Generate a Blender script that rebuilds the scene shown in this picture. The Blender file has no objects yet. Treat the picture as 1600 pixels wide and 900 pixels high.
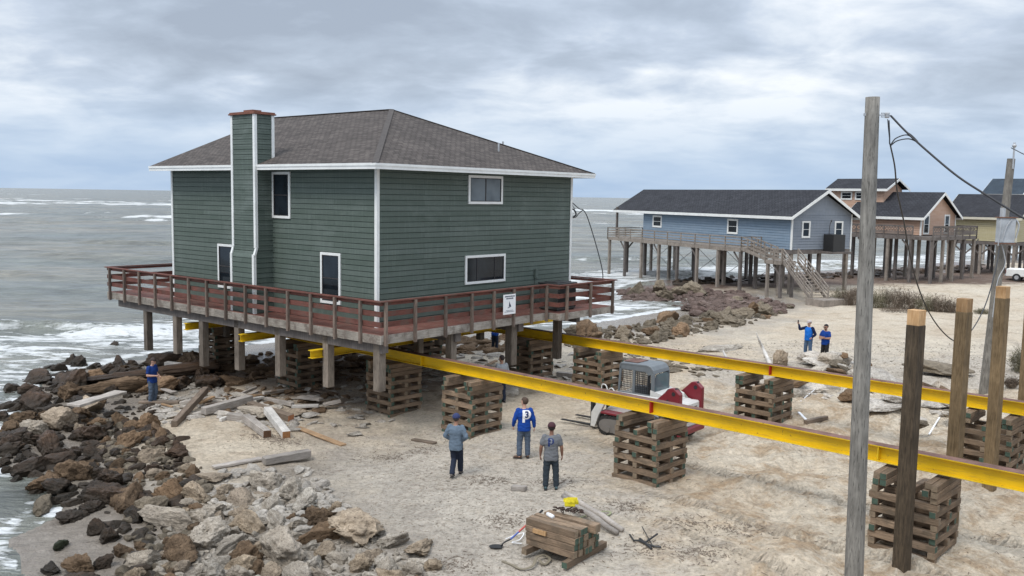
import bpy, bmesh, math, random
import numpy as np
from mathutils import Vector, Matrix, noise
from mathutils.bvhtree import BVHTree

S = bpy.context.scene
COL = S.collection
PI = math.pi
rnd = random.Random(7)

# ------------------------------------------------------------------ camera
FPX, PITCH, ROLL, CAMH = 1430.0, 0.1004, 0.0163, 7.5
cp, sp, cr, sr = math.cos(PITCH), math.sin(PITCH), math.cos(ROLL), math.sin(ROLL)
fwd = Vector((0, cp, -sp))
right = Vector((cr, sr * sp, sr * cp))
up = right.cross(fwd)
cam_d = bpy.data.cameras.new('camera')
cam_d.sensor_width = 36.0
cam_d.lens = FPX / 1600 * 36.0
cam_d.clip_start = 0.1
cam_d.clip_end = 40000
cam = bpy.data.objects.new('camera', cam_d)
COL.objects.link(cam)
M = Matrix((right, up, -fwd)).transposed().to_4x4()
M.translation = (0, 0, CAMH)
cam.matrix_world = M
S.camera = cam

# ------------------------------------------------------------------ world: overcast sky
SUN_AZ, SUN_EL = math.radians(-140), math.radians(56)      # azimuth measured from +Y clockwise
W = bpy.data.worlds.new('World')
S.world = W
W.use_nodes = True
nt = W.node_tree
N = nt.nodes
for n in list(N):
    N.remove(n)
def wn(t, **k):
    n = N.new(t)
    for a, b in k.items():
        setattr(n, a, b)
    return n
LK = nt.links.new
out = wn('ShaderNodeOutputWorld'); bg = wn('ShaderNodeBackground'); bg.inputs[1].default_value = 0.1
LK(bg.outputs[0], out.inputs[0])
sky = wn('ShaderNodeTexSky', sky_type='NISHITA'); sky.sun_disc = False
sky.sun_elevation = SUN_EL; sky.sun_rotation = SUN_AZ
sky.air_density = 1.2; sky.dust_density = 2.0
tc = wn('ShaderNodeTexCoord'); sep = wn('ShaderNodeSeparateXYZ'); LK(tc.outputs['Generated'], sep.inputs[0])
def wmath(op, a, b=None, c=None, clamp=False):
    m = wn('ShaderNodeMath', operation=op); m.use_clamp = clamp
    for i, x in enumerate((a, b, c)):
        if x is None: continue
        if isinstance(x, (int, float)): m.inputs[i].default_value = x
        else: LK(x, m.inputs[i])
    return m.outputs[0]
den = wmath('ADD', wmath('MAXIMUM', sep.outputs[2], 0.0), 0.22)
px_ = wmath('DIVIDE', sep.outputs[0], den); py_ = wmath('DIVIDE', sep.outputs[1], den)
comb = wn('ShaderNodeCombineXYZ'); LK(px_, comb.inputs[0]); LK(py_, comb.inputs[1])
def wnoise(scale, detail, rough, off=(0, 0, 0), scl=(1, 1, 1), dist=0.0):
    mp = wn('ShaderNodeMapping'); LK(comb.outputs[0], mp.inputs[0]); mp.inputs[1].default_value = off; mp.inputs[3].default_value = scl
    nz = wn('ShaderNodeTexNoise'); LK(mp.outputs[0], nz.inputs[0])
    nz.inputs['Scale'].default_value = scale; nz.inputs['Detail'].default_value = detail; nz.inputs['Roughness'].default_value = rough
    nz.inputs['Distortion'].default_value = dist
    return nz.outputs[0]
n1 = wnoise(0.95, 7, 0.5, (3.1, 1.3, 0), (0.9, 1.0, 1), 0.2)
n2 = wnoise(3.6, 9, 0.55, (7.7, 4.2, 0), (0.9, 1.0, 1), 0.25)
n3 = wnoise(0.35, 4, 0.5, (1.4, 8.2, 0), (0.8, 1.2, 1))
cl = wmath('ADD', wmath('MULTIPLY', n1, 0.64), wmath('MULTIPLY', n2, 0.36))
def wramp(fac, stops):
    r = wn('ShaderNodeValToRGB'); LK(fac, r.inputs[0])
    e = r.color_ramp.elements
    while len(e) < len(stops): e.new(0.5)
    for el, (p, c) in zip(e, stops):
        el.position = p; el.color = (*c, 1)
    return r.outputs[0]
# radiance values x10 (background strength 0.1): ramp holds colour, multiplied by brightness
ccol = wramp(cl, [(0.37, (0.31, 0.36, 0.44)), (0.44, (0.375, 0.435, 0.525)), (0.49, (0.45, 0.515, 0.615)), (0.54, (0.58, 0.635, 0.71)), (0.60, (0.74, 0.77, 0.81))])
hcol = wramp(cl, [(0.38, (0.345, 0.455, 0.615)), (0.62, (0.45, 0.55, 0.68))])
mr = wn('ShaderNodeMapRange'); LK(sep.outputs[2], mr.inputs[0]); mr.inputs[1].default_value = 0.015; mr.inputs[2].default_value = 0.13; mr.interpolation_type = 'SMOOTHSTEP'
mx = wn('ShaderNodeMix', data_type='RGBA'); LK(mr.outputs[0], mx.inputs[0]); LK(hcol, mx.inputs[6]); LK(ccol, mx.inputs[7])
# overcast zenith is brighter
zr_ = wn('ShaderNodeMapRange'); LK(sep.outputs[2], zr_.inputs[0]); zr_.inputs[1].default_value = 0.22; zr_.inputs[2].default_value = 0.8
zr_.inputs[3].default_value = 10.0; zr_.inputs[4].default_value = 21.5
vm = wn('ShaderNodeVectorMath', operation='SCALE'); LK(mx.outputs[2], vm.inputs[0]); LK(zr_.outputs[0], vm.inputs[3])
# thin gaps of clear sky
gap = wn('ShaderNodeMapRange'); LK(n3, gap.inputs[0]); gap.inputs[1].default_value = 0.60; gap.inputs[2].default_value = 0.75
gap.inputs[3].default_value = 0.06; gap.inputs[4].default_value = 0.30
mx2 = wn('ShaderNodeMix', data_type='RGBA'); LK(gap.outputs[0], mx2.inputs[0]); LK(vm.outputs[0], mx2.inputs[6]); LK(sky.outputs[0], mx2.inputs[7])
LK(mx2.outputs[2], bg.inputs[0])

sun_d = bpy.data.lights.new('sun', 'SUN'); sun_d.energy = 1.5; sun_d.angle = math.radians(20); sun_d.color = (1, 0.96, 0.9)
sun = bpy.data.objects.new('sun', sun_d); COL.objects.link(sun)
sdir = Vector((math.sin(SUN_AZ) * math.cos(SUN_EL), math.cos(SUN_AZ) * math.cos(SUN_EL), math.sin(SUN_EL)))
sun.rotation_euler = sdir.to_track_quat('Z', 'Y').to_euler()
S.view_settings.view_transform = 'Standard'; S.view_settings.look = 'None'
S.view_settings.exposure = 0.42; S.view_settings.gamma = 1; S.view_settings.use_curve_mapping = False
S.render.engine = 'CYCLES'

# ------------------------------------------------------------------ pixel (1600x900 photo) -> place on the ground
def ray(px, py):
    X = px - 800; Y = py - 450
    a = X * cr + Y * sr; b = -X * sr + Y * cr
    return Vector((a, FPX * cp - b * sp, -b * cp - FPX * sp))
def G(px, py, z=0.0):
    r = ray(px, py)
    return Vector((0, 0, CAMH)) + r * ((z - CAMH) / r.z)
def AT(px, py, Y):
    r = ray(px, py)
    return Vector((0, 0, CAMH)) + r * (Y / r.y)
def proj(P):
    x, y, z = P[0], P[1], P[2] - CAMH
    d = y * cp - z * sp; u_ = y * sp + z * cp
    X = FPX * x / d; Y = -FPX * u_ / d
    return 800 + X * cr - Y * sr, 450 + X * sr + Y * cr
def along(P, d, px):
    lo, hi = -2.0, 60.0
    s = 1 if proj(P + d * 5)[0] > proj(P)[0] else -1
    for _ in range(50):
        m = (lo + hi) / 2
        if (proj(P + d * m)[0] - px) * s < 0: lo = m
        else: hi = m
    return lo

# ------------------------------------------------------------------ numpy noise + terrain
def vnoise(x, y, seed=0):
    xi = np.floor(x).astype(np.int64); yi = np.floor(y).astype(np.int64)
    fx = x - xi; fy = y - yi
    fx = fx * fx * (3 - 2 * fx); fy = fy * fy * (3 - 2 * fy)
    def h(a, b):
        n = (a * 374761393 + b * 668265263 + seed * 1442695) & 0xffffffff
        n = ((n ^ (n >> 13)) * 1274126177) & 0xffffffff
        return ((n ^ (n >> 16)) & 0xffff) / 65535.0
    return (h(xi, yi) * (1 - fx) + h(xi + 1, yi) * fx) * (1 - fy) + (h(xi, yi + 1) * (1 - fx) + h(xi + 1, yi + 1) * fx) * fy
def fbm(x, y, o=4, seed=0):
    s = 0; a = 0.5
    for i in range(o):
        s = s + a * (vnoise(x, y, seed + i) - 0.5); x = x * 2.03; y = y * 2.03; a *= 0.5
    return s * 2
SEA = -0.5
SHORE = [(-9.0, -60), (-9.3, 5), (-9.7, 18.3), (-11.4, 20.2), (-11.6, 22), (-12.0, 24), (-14.3, 25.6), (-16.5, 29), (-18.5, 34.6), (-19.5, 40.4), (-18.0, 43.6),
         (-16.2, 45.8), (-12.3, 48.6), (-7.4, 51.6), (-1.9, 54.3), (2.8, 56.1), (6.8, 59.6), (14, 68.3), (15.2, 71.8), (10, 71.4), (9.0, 79.8),
         (12.3, 87.5), (19.9, 94.6), (30.8, 102), (48.5, 115), (79, 141), (140, 190), (400, 380), (4000, 2500)]
def shore_dist(x, y):
    """signed distance, + inland"""
    best = np.full(x.shape, 1e9); sgn = np.ones(x.shape)
    for (ax, ay), (bx, by) in zip(SHORE[:-1], SHORE[1:]):
        dx, dy = bx - ax, by - ay
        t = np.clip(((x - ax) * dx + (y - ay) * dy) / (dx * dx + dy * dy), 0, 1)
        d = np.hypot(x - ax - t * dx, y - ay - t * dy)
        best = np.where(d < best, d, best)
    # inside test by crossing number of closed land polygon
    poly = SHORE + [(4000, -60)]
    ins = np.zeros(x.shape, bool)
    wx = x + .9 * fbm(x / 2.2, y / 2.2, 3, 50) * np.clip(40 / np.maximum(np.hypot(x, y), 1), 0, 1); x = wx
    for i in range(len(poly)):
        x1, y1 = poly[i]; x2, y2 = poly[(i + 1) % len(poly)]
        if y1 == y2: continue
        c = ((y1 > y) != (y2 > y)) & (x < (x2 - x1) * (y - y1) / (y2 - y1) + x1)
        ins ^= c
    return np.where(ins, best, -best)
def terrain(x, y):
    x = np.asarray(x, float); y = np.asarray(y, float)
    d = shore_dist(x, y)
    t = np.clip(d / 20, 0, 1); up_ = 0.52 * (t * t * (3 - 2 * t) * .5 + t * .5)
    t2 = np.clip(-d / 60, 0, 1); dn = -0.12 * np.clip(-d, 0, 3) - 6 * t2
    h = SEA + np.where(d > 0, up_, dn)
    inl = np.clip(d / 6, 0, 1)
    h = h + inl * (0.10 * fbm(x / 3.1, y / 3.1, 3, 3) + 0.05 * fbm(x / 0.7, y / 0.7, 3, 9))
    # churned sand on the work side, tyre ruts roughly along the moving direction
    wk = np.clip((x - 2) / 4, 0, 1) * np.clip((46 - y) / 8, 0, 1) * inl
    h = h + wk * (0.24 * fbm(x / 0.9, y / 0.9, 3, 21) + 0.10 * fbm(x / 0.3, y / 0.3, 2, 23))
    s = x * 0.69 + y * 0.72
    for c, seed in ((12.4, 1), (14.1, 2), (17.2, 5), (19.0, 6), (21.8, 8)):
        w = s - c - 0.9 * fbm(x / 7, y / 7, 2, seed + 40)
        h = h - wk * 0.08 * np.exp(-(w / 0.17) ** 2) + wk * 0.05 * np.exp(-((np.abs(w) - 0.33) / 0.12) ** 2)
    # mound of rubble beside the far beam
    h = h + 0.55 * np.exp(-(((x - 12.8) / 3.2) ** 2 + ((y - 32.0) / 2.0) ** 2)) + 0.2 * np.exp(-(((x - 15.5) / 2.0) ** 2 + ((y - 31) / 2.0) ** 2))
    # rock bank on the left
    h = h + 0.35 * np.exp(-(((x + 10.5) / 3.0) ** 2 + ((y - 27) / 7) ** 2)) * inl
    # low scarp behind the blue house
    far = np.clip((y - 70) / 20, 0, 1) * inl
    h = h + far * 0.25 * fbm(x / 5, y / 5, 3, 31)
    return h
def hz(x, y):
    return float(terrain(np.array([x]), np.array([y]))[0])
def GT(px, py):
    z = 0.0
    for _ in range(4):
        p = G(px, py, z); z = hz(p.x, p.y)
    return Vector((p.x, p.y, z))

# ------------------------------------------------------------------ object helpers
def tag(o, label=None, cat=None, group=None, kind=None):
    if label: o['label'] = label
    if cat: o['category'] = cat
    if group: o['group'] = group
    if kind: o['kind'] = kind
    return o
def empty(name, loc=(0, 0, 0), rz=0.0, label=None, cat=None, group=None):
    o = bpy.data.objects.new(name, None); COL.objects.link(o)
    o.location = loc; o.rotation_euler = (0, 0, rz); o.empty_display_size = 0.3
    return tag(o, label, cat, group)
class MB:
    def __init__(self):
        self.v = []; self.f = []; self.m = []; self.mi = 0
    def poly(self, verts, faces):
        b = len(self.v); self.v += [tuple(p) for p in verts]
        for f in faces:
            self.f.append(tuple(b + i for i in f)); self.m.append(self.mi)
        return self
    def box(self, x0, x1, y0, y1, z0, z1):
        v = [(x0, y0, z0), (x1, y0, z0), (x1, y1, z0), (x0, y1, z0), (x0, y0, z1), (x1, y0, z1), (x1, y1, z1), (x0, y1, z1)]
        return self.poly(v, [(0, 3, 2, 1), (4, 5, 6, 7), (0, 1, 5, 4), (1, 2, 6, 5), (2, 3, 7, 6), (3, 0, 4, 7)])
    def bar(self, p, q, w, h, upv=(0, 0, 1)):
        """beam of width w, height h from p to q (centre line)"""
        p = Vector(p); q = Vector(q); d = (q - p).normalized(); u_ = Vector(upv)
        s = d.cross(u_)
        if s.length < 1e-4: s = d.cross(Vector((1, 0, 0)))
        s.normalize(); t = s.cross(d).normalized()
        v = []
        for e in (p, q):
            for a, b in ((-1, -1), (1, -1), (1, 1), (-1, 1)):
                v.append(e + s * (a * w / 2) + t * (b * h / 2))
        return self.poly(v, [(0, 1, 2, 3), (7, 6, 5, 4), (0, 4, 5, 1), (1, 5, 6, 2), (2, 6, 7, 3), (3, 7, 4, 0)])
    def tube(self, pts, r, n=8, caps=True):
        pts = [Vector(p) for p in pts]
        rs = r if isinstance(r, (list, tuple)) else [r] * len(pts)
        b = len(self.v)
        t0 = (pts[1] - pts[0]).normalized()
        a = Vector((0, 0, 1)) if abs(t0.z) < 0.9 else Vector((1, 0, 0))
        s = t0.cross(a).normalized()
        for i, p in enumerate(pts):
            d = (pts[min(i + 1, len(pts) - 1)] - pts[max(i - 1, 0)]).normalized()
            s = (s - d * s.dot(d)).normalized(); t = d.cross(s)
            for k in range(n):
                an = 2 * PI * k / n
                self.v.append(tuple(p + (s * math.cos(an) + t * math.sin(an)) * rs[i]))
        for i in range(len(pts) - 1):
            for k in range(n):
                self.f.append((b + i * n + k, b + i * n + (k + 1) % n, b + (i + 1) * n + (k + 1) % n, b + (i + 1) * n + k)); self.m.append(self.mi)
        if caps:
            self.f.append(tuple(b + k for k in reversed(range(n)))); self.m.append(self.mi)
            self.f.append(tuple(b + (len(pts) - 1) * n + k for k in range(n))); self.m.append(self.mi)
        return self
    def prism(self, pts, o, ax, ay, th):
        """2D outline pts in plane (o, ax, ay), thickness vector th"""
        o = Vector(o); ax = Vector(ax); ay = Vector(ay); th = Vector(th)
        v = [o + ax * a + ay * b for a, b in pts]; n = len(v)
        v += [p + th for p in v]
        return self.poly(v, [tuple(reversed(range(n))), tuple(range(n, 2 * n))] + [(i, (i + 1) % n, n + (i + 1) % n, n + i) for i in range(n)])
    def sphere(self, c, r, n=10, m=7):
        r = r if isinstance(r, (tuple, list)) else (r, r, r)
        v = [(c[0], c[1], c[2] - r[2])]
        for j in range(1, m):
            th = PI * j / m
            for i in range(n):
                a = 2 * PI * i / n
                v.append((c[0] + r[0] * math.sin(th) * math.cos(a), c[1] + r[1] * math.sin(th) * math.sin(a), c[2] - r[2] * math.cos(th)))
        v.append((c[0], c[1], c[2] + r[2])); L_ = len(v) - 1
        f = [(0, 1 + (i + 1) % n, 1 + i) for i in range(n)]
        for j in range(m - 2):
            for i in range(n):
                a = 1 + j * n; f.append((a + i, a + (i + 1) % n, a + n + (i + 1) % n, a + n + i))
        a = 1 + (m - 2) * n
        f += [(a + i, a + (i + 1) % n, L_) for i in range(n)]
        return self.poly(v, f)
    def mesh(self, name):
        me = bpy.data.meshes.new(name); me.from_pydata(self.v, [], self.f)
        bm = bmesh.new(); bm.from_mesh(me); bmesh.ops.recalc_face_normals(bm, faces=bm.faces); bm.to_mesh(me); bm.free()
        return me
    def build(self, name, mats, parent=None, bevel=0.0, smooth=False, loc=None):
        me = self.mesh(name)
        mats = mats if isinstance(mats, (list, tuple)) else [mats]
        for m in mats: me.materials.append(m)
        if len(mats) > 1: me.polygons.foreach_set('material_index', self.m)
        if smooth: me.polygons.foreach_set('use_smooth', [True] * len(me.polygons))
        o = bpy.data.objects.new(name, me); COL.objects.link(o)
        if parent: o.parent = parent
        if loc is not None: o.location = loc
        if bevel:
            b = o.modifiers.new('bevel', 'BEVEL'); b.width = bevel; b.segments = 1; b.limit_method = 'ANGLE'
        return o
def grid_mesh(name, X, Y, Z, mats, smooth=True, attrs=None):
    nr, nc = X.shape
    co = np.stack([X, Y, Z], -1).reshape(-1, 3).astype(np.float32)
    idx = np.arange(nr * nc).reshape(nr, nc)
    q = np.stack([idx[:-1, :-1], idx[:-1, 1:], idx[1:, 1:], idx[1:, :-1]], -1).reshape(-1, 4)
    me = bpy.data.meshes.new(name)
    me.vertices.add(len(co)); me.vertices.foreach_set('co', co.ravel())
    me.loops.add(q.size); me.loops.foreach_set('vertex_index', q.ravel().astype(np.int32))
    me.polygons.add(len(q)); me.polygons.foreach_set('loop_start', np.arange(0, q.size, 4, dtype=np.int32))
    me.polygons.foreach_set('loop_total', np.full(len(q), 4, np.int32))
    me.polygons.foreach_set('use_smooth', np.ones(len(q), bool))
    me.update(calc_edges=True)
    for k, a in (attrs or {}).items():
        at = me.attributes.new(k, 'FLOAT', 'POINT'); at.data.foreach_set('value', a.ravel().astype(np.float32))
    me.materials.append(mats)
    o = bpy.data.objects.new(name, me); COL.objects.link(o)
    return o

# ------------------------------------------------------------------ materials
class NT:
    def __init__(self, name):
        self.mat = bpy.data.materials.new(name); self.mat.use_nodes = True
        self.t = self.mat.node_tree; self.b = self.t.nodes['Principled BSDF']
        self.coord = None
    def n(self, t, **k):
        x = self.t.nodes.new(t)
        for a, b in k.items(): setattr(x, a, b)
        return x
    def set(self, sock, x):
        if x is None: return
        if hasattr(x, 'is_output'): self.t.links.new(x, sock)
        else: sock.default_value = x
    def co(self, kind='Object', scale=(1, 1, 1), rnd_off=False):
        t = self.n('ShaderNodeTexCoord'); o = t.outputs[kind]
        if rnd_off:
            oi = self.n('ShaderNodeObjectInfo'); m = self.n('ShaderNodeMath', operation='MULTIPLY'); self.set(m.inputs[0], oi.outputs['Random']); m.inputs[1].default_value = 57.0
            a = self.n('ShaderNodeVectorMath', operation='ADD'); self.set(a.inputs[0], o); self.set(a.inputs[1], m.outputs[0]); o = a.outputs[0]
        mp = self.n('ShaderNodeMapping'); self.set(mp.inputs[0], o); mp.inputs[3].default_value = scale
        return mp.outputs[0]
    def noise(self, co, scale=5, detail=4, rough=0.55, dist=0.0):
        x = self.n('ShaderNodeTexNoise'); self.set(x.inputs[0], co); x.inputs['Scale'].default_value = scale
        x.inputs['Detail'].default_value = detail; x.inputs['Roughness'].default_value = rough; x.inputs['Distortion'].default_value = dist
        return x.outputs[0]
    def voro(self, co, scale, feature='F1', out='Distance', rand=1.0):
        x = self.n('ShaderNodeTexVoronoi', feature=feature); self.set(x.inputs[0], co); x.inputs['Scale'].default_value = scale
        x.inputs['Randomness'].default_value = rand
        return x.outputs[out]
    def rng(self, v, a, b, c=0.0, d=1.0):
        x = self.n('ShaderNodeMapRange'); self.set(x.inputs[0], v)
        for i, q in enumerate((a, b, c, d)): self.set(x.inputs[i + 1], q)
        return x.outputs[0]
    def math(self, op, a, b=0.0):
        x = self.n('ShaderNodeMath', operation=op); self.set(x.inputs[0], a); self.set(x.inputs[1], b); return x.outputs[0]
    def mix(self, f, a, b, mode='MIX'):
        x = self.n('ShaderNodeMix', data_type='RGBA', blend_type=mode); self.set(x.inputs[0], f)
        for i, q in ((6, a), (7, b)):
            if isinstance(q, tuple) and len(q) == 3: q = (*q, 1)
            self.set(x.inputs[i], q)
        return x.outputs[2]
    def hsv(self, col, h=0.5, s=1.0, v=1.0):
        x = self.n('ShaderNodeHueSaturation'); self.set(x.inputs['Color'], col if not isinstance(col, tuple) else (*col, 1))
        self.set(x.inputs['Hue'], h); self.set(x.inputs['Saturation'], s); self.set(x.inputs['Value'], v); return x.outputs[0]
    def bump(self, h, strength=0.3, dist=0.02, prev=None):
        x = self.n('ShaderNodeBump'); self.set(x.inputs['Height'], h); x.inputs['Strength'].default_value = strength; x.inputs['Distance'].default_value = dist
        if prev is not None: self.set(x.inputs['Normal'], prev)
        return x.outputs[0]
    def done(self, col, rough=0.7, nrm=None, metal=0.0, spec=0.5):
        self.set(self.b.inputs['Base Color'], (*col, 1) if isinstance(col, tuple) and len(col) == 3 else col)
        self.set(self.b.inputs['Roughness'], rough); self.b.inputs['Metallic'].default_value = metal
        self.b.inputs['Specular IOR Level'].default_value = spec
        if nrm is not None: self.set(self.b.inputs['Normal'], nrm)
        return self.mat
def plain(name, col, rough=0.6, metal=0.0, var=0.15, scale=6, spec=0.5, bump=0.1, obj_rand=False):
    m = NT(name); co = m.co(rnd_off=obj_rand)
    nz = m.noise(co, scale, 5, 0.6); nf = m.noise(co, scale * 7, 3, 0.6)
    v = m.rng(m.math('ADD', m.math('MULTIPLY', nz, 0.65), m.math('MULTIPLY', nf, 0.35)), 0.3, 0.7, 1 - var, 1 + var)
    c = m.hsv(col, v=v)
    return m.done(c, rough, m.bump(nf, bump, 0.01), metal, spec)
def wood(name, a, b, rough=0.8, axis=0, sc=3.0, obj_rand=True, dark=0.45, streak=14, stain=None):
    m = NT(name); s = [streak] * 3; s[axis] = 1.0
    co = m.co(scale=tuple(s), rnd_off=obj_rand); co2 = m.co(rnd_off=obj_rand)
    g = m.noise(co, sc, 5, 0.65, 0.3); bl = m.noise(co2, 1.8, 4, 0.6)
    c = m.mix(m.rng(g, 0.32, 0.68), a, b)
    c = m.mix(m.math('MULTIPLY', m.rng(m.noise(co, sc * 2.3, 3, 0.7), 0.56, 0.66), dark), c, tuple(x * 0.3 for x in a))
    v = m.rng(bl, 0.3, 0.7, 0.72, 1.2)
    if obj_rand:
        oi = m.n('ShaderNodeObjectInfo'); v = m.math('MULTIPLY', v, m.rng(oi.outputs['Random'], 0, 1, 0.72, 1.25))
    c = m.hsv(c, v=v)
    if stain: c = m.mix(m.math('MULTIPLY', m.rng(m.noise(co2, 2.6, 5, 0.7), 0.5, 0.62), 0.7), c, stain)
    return m.done(c, rough, m.bump(g, 0.5, 0.012), spec=0.25)
MT = {}
MT['old_wood'] = wood('weathered_wood', (0.26, 0.225, 0.19), (0.44, 0.40, 0.36), axis=0)
MT['old_wood_z'] = wood('weathered_wood_upright', (0.12, 0.095, 0.073), (0.26, 0.22, 0.18), axis=2, obj_rand=True)
MT['grey_wood'] = wood('grey_wood', (0.20, 0.175, 0.145), (0.38, 0.34, 0.29), axis=1, stain=(0.13, 0.10, 0.08), obj_rand=False)
MT['grey_wood_x'] = wood('grey_wood_cross', (0.27, 0.24, 0.20), (0.42, 0.38, 0.33), axis=0, stain=(0.13, 0.10, 0.08), obj_rand=False)
MT['red_wood'] = wood('red_stained_wood', (0.115, 0.042, 0.032), (0.19, 0.08, 0.062), axis=1, obj_rand=False, dark=0.3, stain=(0.11, 0.075, 0.06))
MT['red_floor'] = wood('red_stained_deck', (0.15, 0.058, 0.043), (0.23, 0.095, 0.073), axis=1, obj_rand=False, dark=0.3, stain=(0.20, 0.13, 0.10))
MT['rail_post'] = wood('rail_post_wood', (0.10, 0.07, 0.055), (0.23, 0.18, 0.145), axis=2)
MT['far_wood'] = wood('grey_brown_wood', (0.19, 0.16, 0.135), (0.33, 0.285, 0.24), axis=2, sc=2, dark=0.2, obj_rand=False)
MT['far_wood_dark'] = wood('dark_grey_wood', (0.10, 0.088, 0.08), (0.19, 0.165, 0.15), axis=2, sc=2, dark=0.2, obj_rand=False)
MT['crib'] = wood('crib_timber', (0.145, 0.10, 0.065), (0.28, 0.20, 0.135), axis=0, dark=0.6, stain=(0.11, 0.085, 0.06))
MT['crib_end'] = plain('timber_end_green', (0.05, 0.082, 0.058), 0.8, var=0.5, scale=9, obj_rand=True)
MT['crib_end_b'] = plain('timber_end_brown', (0.20, 0.15, 0.10), 0.85, var=0.4, scale=12, obj_rand=True)
MT['post_dark'] = wood('treated_post_wet', (0.028, 0.021, 0.014), (0.085, 0.062, 0.04), axis=2, dark=0.3, streak=9)
MT['post_mid'] = wood('treated_post_brown', (0.115, 0.078, 0.040), (0.235, 0.165, 0.092), axis=2, dark=0.3, streak=9)
MT['post_top'] = wood('fresh_cut_wood', (0.33, 0.185, 0.08), (0.48, 0.31, 0.165), axis=2, dark=0.12, streak=9)
MT['pole'] = wood('utility_pole_wood', (0.12, 0.11, 0.095), (0.25, 0.23, 0.20), axis=2, dark=0.75, sc=2.2, streak=9)
MT['white'] = plain('white_trim_paint', (0.74, 0.74, 0.71), 0.5, var=0.12, scale=2.2)
MT['black'] = plain('black_rubber', (0.018, 0.018, 0.02), 0.6, var=0.2)
MT['dark_metal'] = plain('dark_metal', (0.05, 0.05, 0.05), 0.5, 0.6)
MT['galv'] = plain('galvanised_metal', (0.45, 0.46, 0.47), 0.5, 0.5, var=0.2)
MT['pvc'] = plain('white_plastic', (0.8, 0.8, 0.8), 0.4, var=0.04)
MT['dark_strip'] = plain('dark_frame', (0.035, 0.03, 0.03), 0.6)  # plain dark colour for window sashes and deck board joints
MT['concrete'] = plain('concrete', (0.36, 0.335, 0.30), 0.9, var=0.3, scale=4, bump=0.6, obj_rand=True)

def siding(name, col, var=0.10, row=None, z0=0.0):
    m = NT(name); co = m.co(); cs = m.co(scale=(0.35, 0.35, 2.2))
    a = m.noise(cs, 1.6, 5, 0.6); b = m.noise(co, 26, 3, 0.6)
    d = m.noise(m.co(scale=(6, 6, 0.5)), 2.0, 4, 0.6)          # faded and rain-streaked paint
    c = m.hsv(col, v=m.rng(a, 0.3, 0.7, 1 - var, 1 + var), s=m.rng(a, 0.3, 0.7, 1.1, 0.88))
    c = m.mix(m.math('MULTIPLY', m.rng(d, 0.5, 0.75), 0.25), c, tuple(min(1, x * 1.7 + 0.03) for x in col))
    if row:                                                    # each board its own tint, butt joints every few metres
        sx = m.n('ShaderNodeSeparateXYZ'); m.set(sx.inputs[0], co); cb = m.n('ShaderNodeCombineXYZ')
        m.set(cb.inputs[0], m.math('ADD', sx.outputs[0], sx.outputs[1])); m.set(cb.inputs[1], m.math('SUBTRACT', sx.outputs[2], z0))
        br = m.n('ShaderNodeTexBrick'); m.set(br.inputs[0], cb.outputs[0]); br.offset = 0.37; br.inputs['Scale'].default_value = 1.0
        br.inputs['Brick Width'].default_value = 3.4; br.inputs['Row Height'].default_value = row; br.inputs['Mortar Size'].default_value = 0.006; br.inputs['Mortar Smooth'].default_value = 0.1
        br.inputs['Color1'].default_value = (0.86, 0.88, 0.86, 1); br.inputs['Color2'].default_value = (1.1, 1.09, 1.1, 1); br.inputs['Mortar'].default_value = (0.45, 0.45, 0.45, 1)
        c = m.mix(1.0, c, br.outputs[0], 'MULTIPLY')
        chk = m.rng(m.noise(m.co(scale=(1, 1, 1.5)), 0.55, 6, 0.65), 0.55, 0.72)
        c = m.mix(m.math('MULTIPLY', chk, 0.28), c, (0.22, 0.25, 0.23))
    return m.done(c, 0.62, m.bump(b, 0.15, 0.004), spec=0.3)
MT['green'] = siding('green_siding', (0.090, 0.114, 0.096), 0.10, 0.182, 3.10)
MT['blue'] = siding('blue_siding', (0.20, 0.265, 0.335), 0.06)
MT['blue_b'] = siding('grey_blue_siding', (0.215, 0.24, 0.275), 0.06)
MT['salmon'] = siding('salmon_siding', (0.50, 0.33, 0.24), 0.06)
MT['yellow_s'] = siding('yellow_siding', (0.44, 0.39, 0.24), 0.06)
def shingle(name, c1, c2, sc=1.0):
    m = NT(name)
    t = m.n('ShaderNodeUVMap'); mp = m.n('ShaderNodeMapping'); m.set(mp.inputs[0], t.outputs[0]); mp.inputs[3].default_value = (1 / sc, 1 / sc, 1)
    br = m.n('ShaderNodeTexBrick'); m.set(br.inputs[0], mp.outputs[0]); br.offset = 0.37; br.offset_frequency = 2; br.squash = 1.0
    br.inputs['Scale'].default_value = 1.0; br.inputs['Brick Width'].default_value = 0.27; br.inputs['Row Height'].default_value = 0.135
    br.inputs['Mortar Size'].default_value = 0.014; br.inputs['Mortar Smooth'].default_value = 0.2; br.inputs['Bias'].default_value = 0.0
    br.inputs['Color1'].default_value = (*c1, 1); br.inputs['Color2'].default_value = (*c2, 1)
    br.inputs['Mortar'].default_value = (*[x * 0.22 for x in c1], 1)
    nz = m.noise(m.co(), 0.9, 5, 0.6); ng = m.noise(m.co(), 60, 2, 0.6)
    c = m.hsv(br.outputs[0], v=m.math('MULTIPLY', m.rng(nz, 0.3, 0.7, 0.82, 1.18), m.rng(ng, 0.3, 0.7, 0.8, 1.2)))
    # every row steps up over the one below: saw-tooth height
    sx = m.n('ShaderNodeSeparateXYZ'); m.set(sx.inputs[0], mp.outputs[0])
    fr = m.math('FRACT', m.math('DIVIDE', sx.outputs[1], 0.135))
    hgt = m.math('SUBTRACT', m.math('MULTIPLY', m.math('SUBTRACT', 1.0, fr), 1.0), m.math('MULTIPLY', br.outputs[1], 0.8))
    return m.done(c, 0.9, m.bump(hgt, 0.8, 0.02), spec=0.2)
MT['shingle'] = shingle('brown_grey_shingles', (0.122, 0.103, 0.091), (0.068, 0.057, 0.051))
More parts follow.
